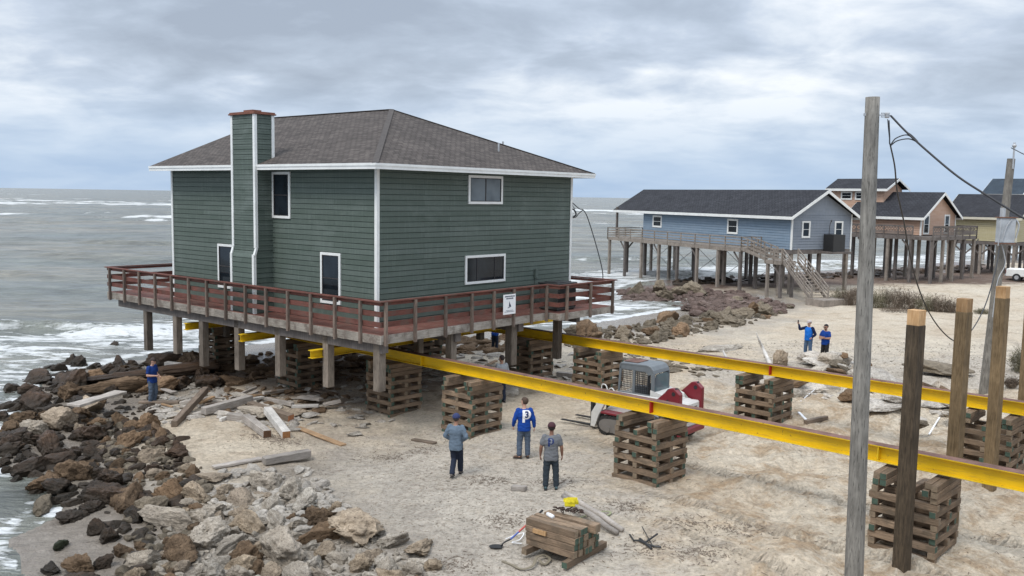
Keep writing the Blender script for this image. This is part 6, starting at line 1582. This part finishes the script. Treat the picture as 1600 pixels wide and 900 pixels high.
def print_back(sh, e, items, sgn=-1):
    """flat lettering wrapped on to the back of the shirt"""
    bpy.context.view_layer.update()
    me = sh.data; bv_ = BVHTree.FromPolygons([v_.co for v_ in me.vertices], [tuple(p.vertices) for p in me.polygons])
    for poly_faces, mat, off in items:
        m = MB(); vs, fs = poly_faces
        out_ = []
        for x, z in vs:
            h = bv_.ray_cast(Vector((x, sgn * .6, z)), Vector((0, -sgn, 0))); y = (h[0].y if h[0] else sgn * .13) + sgn * off
            out_.append((x, y, z))
        m.poly(out_, fs); m.build('logo', mat, sh)
def text_faces(ch, size, cx, cz, bold=.03, flip=False, res=5):
    cu = bpy.data.curves.new('t', 'FONT'); cu.body = ch; cu.size = size; cu.offset = bold * size; cu.align_x = 'CENTER'; cu.align_y = 'CENTER'; cu.resolution_u = 4; cu.fill_mode = 'BOTH'
    o = bpy.data.objects.new('t', cu); COL.objects.link(o); dg = bpy.context.evaluated_depsgraph_get(); dg.update(); me = bpy.data.meshes.new_from_object(o.evaluated_get(dg)); bpy.data.objects.remove(o)
    bm = bmesh.new(); bm.from_mesh(me)
    bmesh.ops.triangulate(bm, faces=bm.faces)
    for _ in range(2):
        ed = [e_ for e_ in bm.edges if e_.calc_length() > size / 7]
        if ed: bmesh.ops.subdivide_edges(bm, edges=ed, cuts=1); bmesh.ops.triangulate(bm, faces=bm.faces)
    vs = [(cx + (v_.co.x), cz + v_.co.y) for v_ in bm.verts]; fs = [tuple(v_.index for v_ in f.verts) for f in bm.faces]; bm.verts.index_update(); fs = [tuple(v_.index for v_ in f.verts) for f in bm.faces]; bm.free()
    return vs, fs
DEN = cloth('denim_shirt', (.125, .165, .21)); JN = cloth('dark_jeans', (.022, .028, .045)); RB_ = cloth('royal_blue', (.012, .055, .27)); JG = cloth('grey_blue_jeans', (.085, .11, .15)); GT_ = cloth('grey_tee', (.15, .155, .165)); JB = cloth('blue_jeans', (.075, .12, .19)); BL = cloth('bright_blue', (.015, .14, .52)); NV = cloth('navy', (.012, .02, .055)); PO = cloth('blue_polo', (.01, .045, .22)); KH = cloth('dark_trousers', (.028, .026, .026))
# 1 walking man in denim shirt
g = GT(712, 745)
person('man in a light denim shirt, dark trousers and navy cap, walking away', g, -.25, dict(kR=(.08, .16, .50), aR=(.04, .30, .10), kL=(-.08, .08, .50), aL=(-.04, -.22, .15), eR=(.31, -.06, 1.17), wR=(.16, .12, 1.02), eL=(-.30, -.06, 1.17), wL=(-.14, .12, 1.0), nR=(-.3, -1, 0), nL=(.3, -1, 0)),
       DEN, JN, SKIN['tan'], hair=(.05, .04, .035), cap=(.02, .03, .10), shoes=(.10, .085, .075), hem=.80, height=1.76, headpitch=-.1)
g = GT(818, 716)
e, s = person('young man in blue long-sleeved shirt with large white P and 3 on its back', g, .12, dict(aR=(.12, .02, .10), aL=(-.13, -.02, .10), kR=(.11, .03, .5), kL=(-.12, .03, .5), eR=(.27, -.04, 1.15), eL=(-.28, -.02, 1.16), wR=(.30, .02, .92), wL=(-.30, .10, .94), fL=(-.9, .4, 0)),
              RB_, JG, SKIN['light'], hair=(.06, .035, .022), shoes=(.09, .05, .03), headyaw=.7, height=1.80, hem=.84)
def fill_glyph(polys, cx, cz, cell=.014):
    vs, fs, idx = [], [], {}
    xs = [p[0] for P in polys for p in P]; zs = [p[1] for P in polys for p in P]
    nx = int((max(xs) - min(xs)) / cell) + 2; nz_ = int((max(zs) - min(zs)) / cell) + 2
    def vid(i, j):
        if (i, j) not in idx: idx[(i, j)] = len(vs); vs.append((cx + min(xs) + i * cell, cz + min(zs) + j * cell))
        return idx[(i, j)]
    for i in range(nx):
        for j in range(nz_):
            x = min(xs) + (i + .5) * cell; z = min(zs) + (j + .5) * cell
            if any(inpoly(x, z, P) for P in polys): fs.append((vid(i, j), vid(i + 1, j), vid(i + 1, j + 1), vid(i, j + 1)))
    return vs, fs
def bigP(k):
    b = [(-.10, -.18), (-.025, -.18), (-.025, -.08), (.03, -.08)] + [(.03 + .125 * math.cos(a), .05 + .13 * math.sin(a)) for a in np.linspace(-1.4, 1.4, 12)] + [(-.10, .175)]
    return [[(x * k, z * k) for x, z in b]]
wm = plain('white_print', (.8, .8, .8), .8, bump=.02); nm_ = plain('navy_print', (.012, .03, .12), .8); gm = plain('grey_print', (.20, .21, .23), .8)
print_back(s, e, [(fill_glyph(bigP(1.0), .03, 1.27, .009), wm, .004), (text_faces('3', .25, .055, 1.315, .04), nm_, .009)])
g = GT(860, 765)
e, s = person('man in grey T-shirt and maroon cap with dark P and 3 on his back', g, .03, dict(aR=(.15, 0, .10), aL=(-.13, 0, .10), kR=(.13, .02, .5), kL=(-.12, .02, .5), eR=(.27, -.03, 1.15), eL=(-.27, -.03, 1.15), wR=(.29, .03, .92), wL=(-.28, .03, .92)),
              GT_, cloth('slate_jeans', (.035, .045, .055)), SKIN['brown'], hair=(.02, .015, .012), cap=(.05, .012, .018), sleeve='short', shoes=(.05, .09, .10), height=1.78, hem=.82)
print_back(s, e, [(fill_glyph(bigP(.62), -.035, 1.31, .007), nm_, .004), (text_faces('3', .15, -.02, 1.34, .04), gm, .009)])
g = GT(1262, 559)
e, s = person('man in bright blue hooded shirt with navy sleeves raising a phone', g, 2.25, dict(eR=(.44, .08, 1.33), wR=(.46, .16, 1.57), eL=(-.30, -.08, 1.15), wL=(-.22, .08, 1.0), nR=(0, 1, 0), aR=(.14, 0, .1), aL=(-.14, 0, .1), kR=(.12, .03, .5), kL=(-.12, .02, .5)),
              BL, JB, SKIN['light'], hair=(.1, .08, .06), cap=(.45, .40, .38), sleeve_mat=NV, height=1.82, voxel=.014, belly=.03, shoes=(.1, .09, .08), curl=1.0)
m = MB(); m.box(.43, .50, .20, .21, 1.63, 1.76); ph = m.build('phone', MT['black']); 
bpy.context.view_layer.update(); ph.matrix_world = e.matrix_world.copy(); tag(ph, 'dark phone held up by the man in the bright blue hooded shirt', 'phone')
g = GT(1288, 567)
person('bearded man with folded arms in a dark blue polo shirt and sunglasses', g, 2.1, dict(eR=(.28, .06, 1.17), wR=(-.02, .20, 1.20), eL=(-.28, .06, 1.17), wL=(.03, .22, 1.15), nR=(0, -1, -.3), nL=(0, -1, -.3), aR=(.13, 0, .1), aL=(-.13, 0, .1), kR=(.12, .02, .5), kL=(-.12, .02, .5)),
       PO, KH, SKIN['tan'], hair=(.012, .010, .010), beard=(.012, .01, .01), sleeve='short', sunglasses=True, height=1.80, voxel=.014, belly=.03)
g = GT(239, 632)
person('man in dark blue T-shirt and grey jeans looking down on the left rubble', g, -1.9, dict(eR=(.26, .0, 1.14), wR=(.10, .24, 1.13), eL=(-.27, -.02, 1.14), wL=(-.12, .24, 1.06), nR=(-1, 0, 0), nL=(1, 0, 0), head=(0, .05, 1.64), kL=(-.11, .05, .5)),
       cloth('royal_tee', (.014, .04, .17)), JG, SKIN['light'], hair=(.04, .025, .02), sleeve='short', headpitch=.5, voxel=.014, height=1.74)
g = GT(773, 549)
person('man in a blue shirt bending over in the shade beyond the hanging piles', g, -.5, dict(pelvis=(0, 0, .92), waist=(0, .06, 1.05), chest=(0, .24, 1.20), neck=(0, .42, 1.30), head=(0, .56, 1.36), sR=(.18, .36, 1.26), sL=(-.18, .36, 1.26), eR=(.22, .42, .98), eL=(-.22, .42, .98), wR=(.18, .52, .76), wL=(-.18, .52, .76)),
       RB_, JN, SKIN['tan'], hair=(.03, .02, .02), sleeve='short', voxel=.016)
g = GT(783, 629)
person('man in a pale grey shirt standing just behind the near yellow beam by the crib', g, .5, dict(eR=(.27, .0, 1.15), wR=(.28, .12, .95)),
       cloth('pale_grey_shirt', (.30, .31, .32)), JN, SKIN['tan'], hair=(.03, .02, .018), headyaw=.4, height=1.74, voxel=.014)
print('individual rocks', NROCK[0])
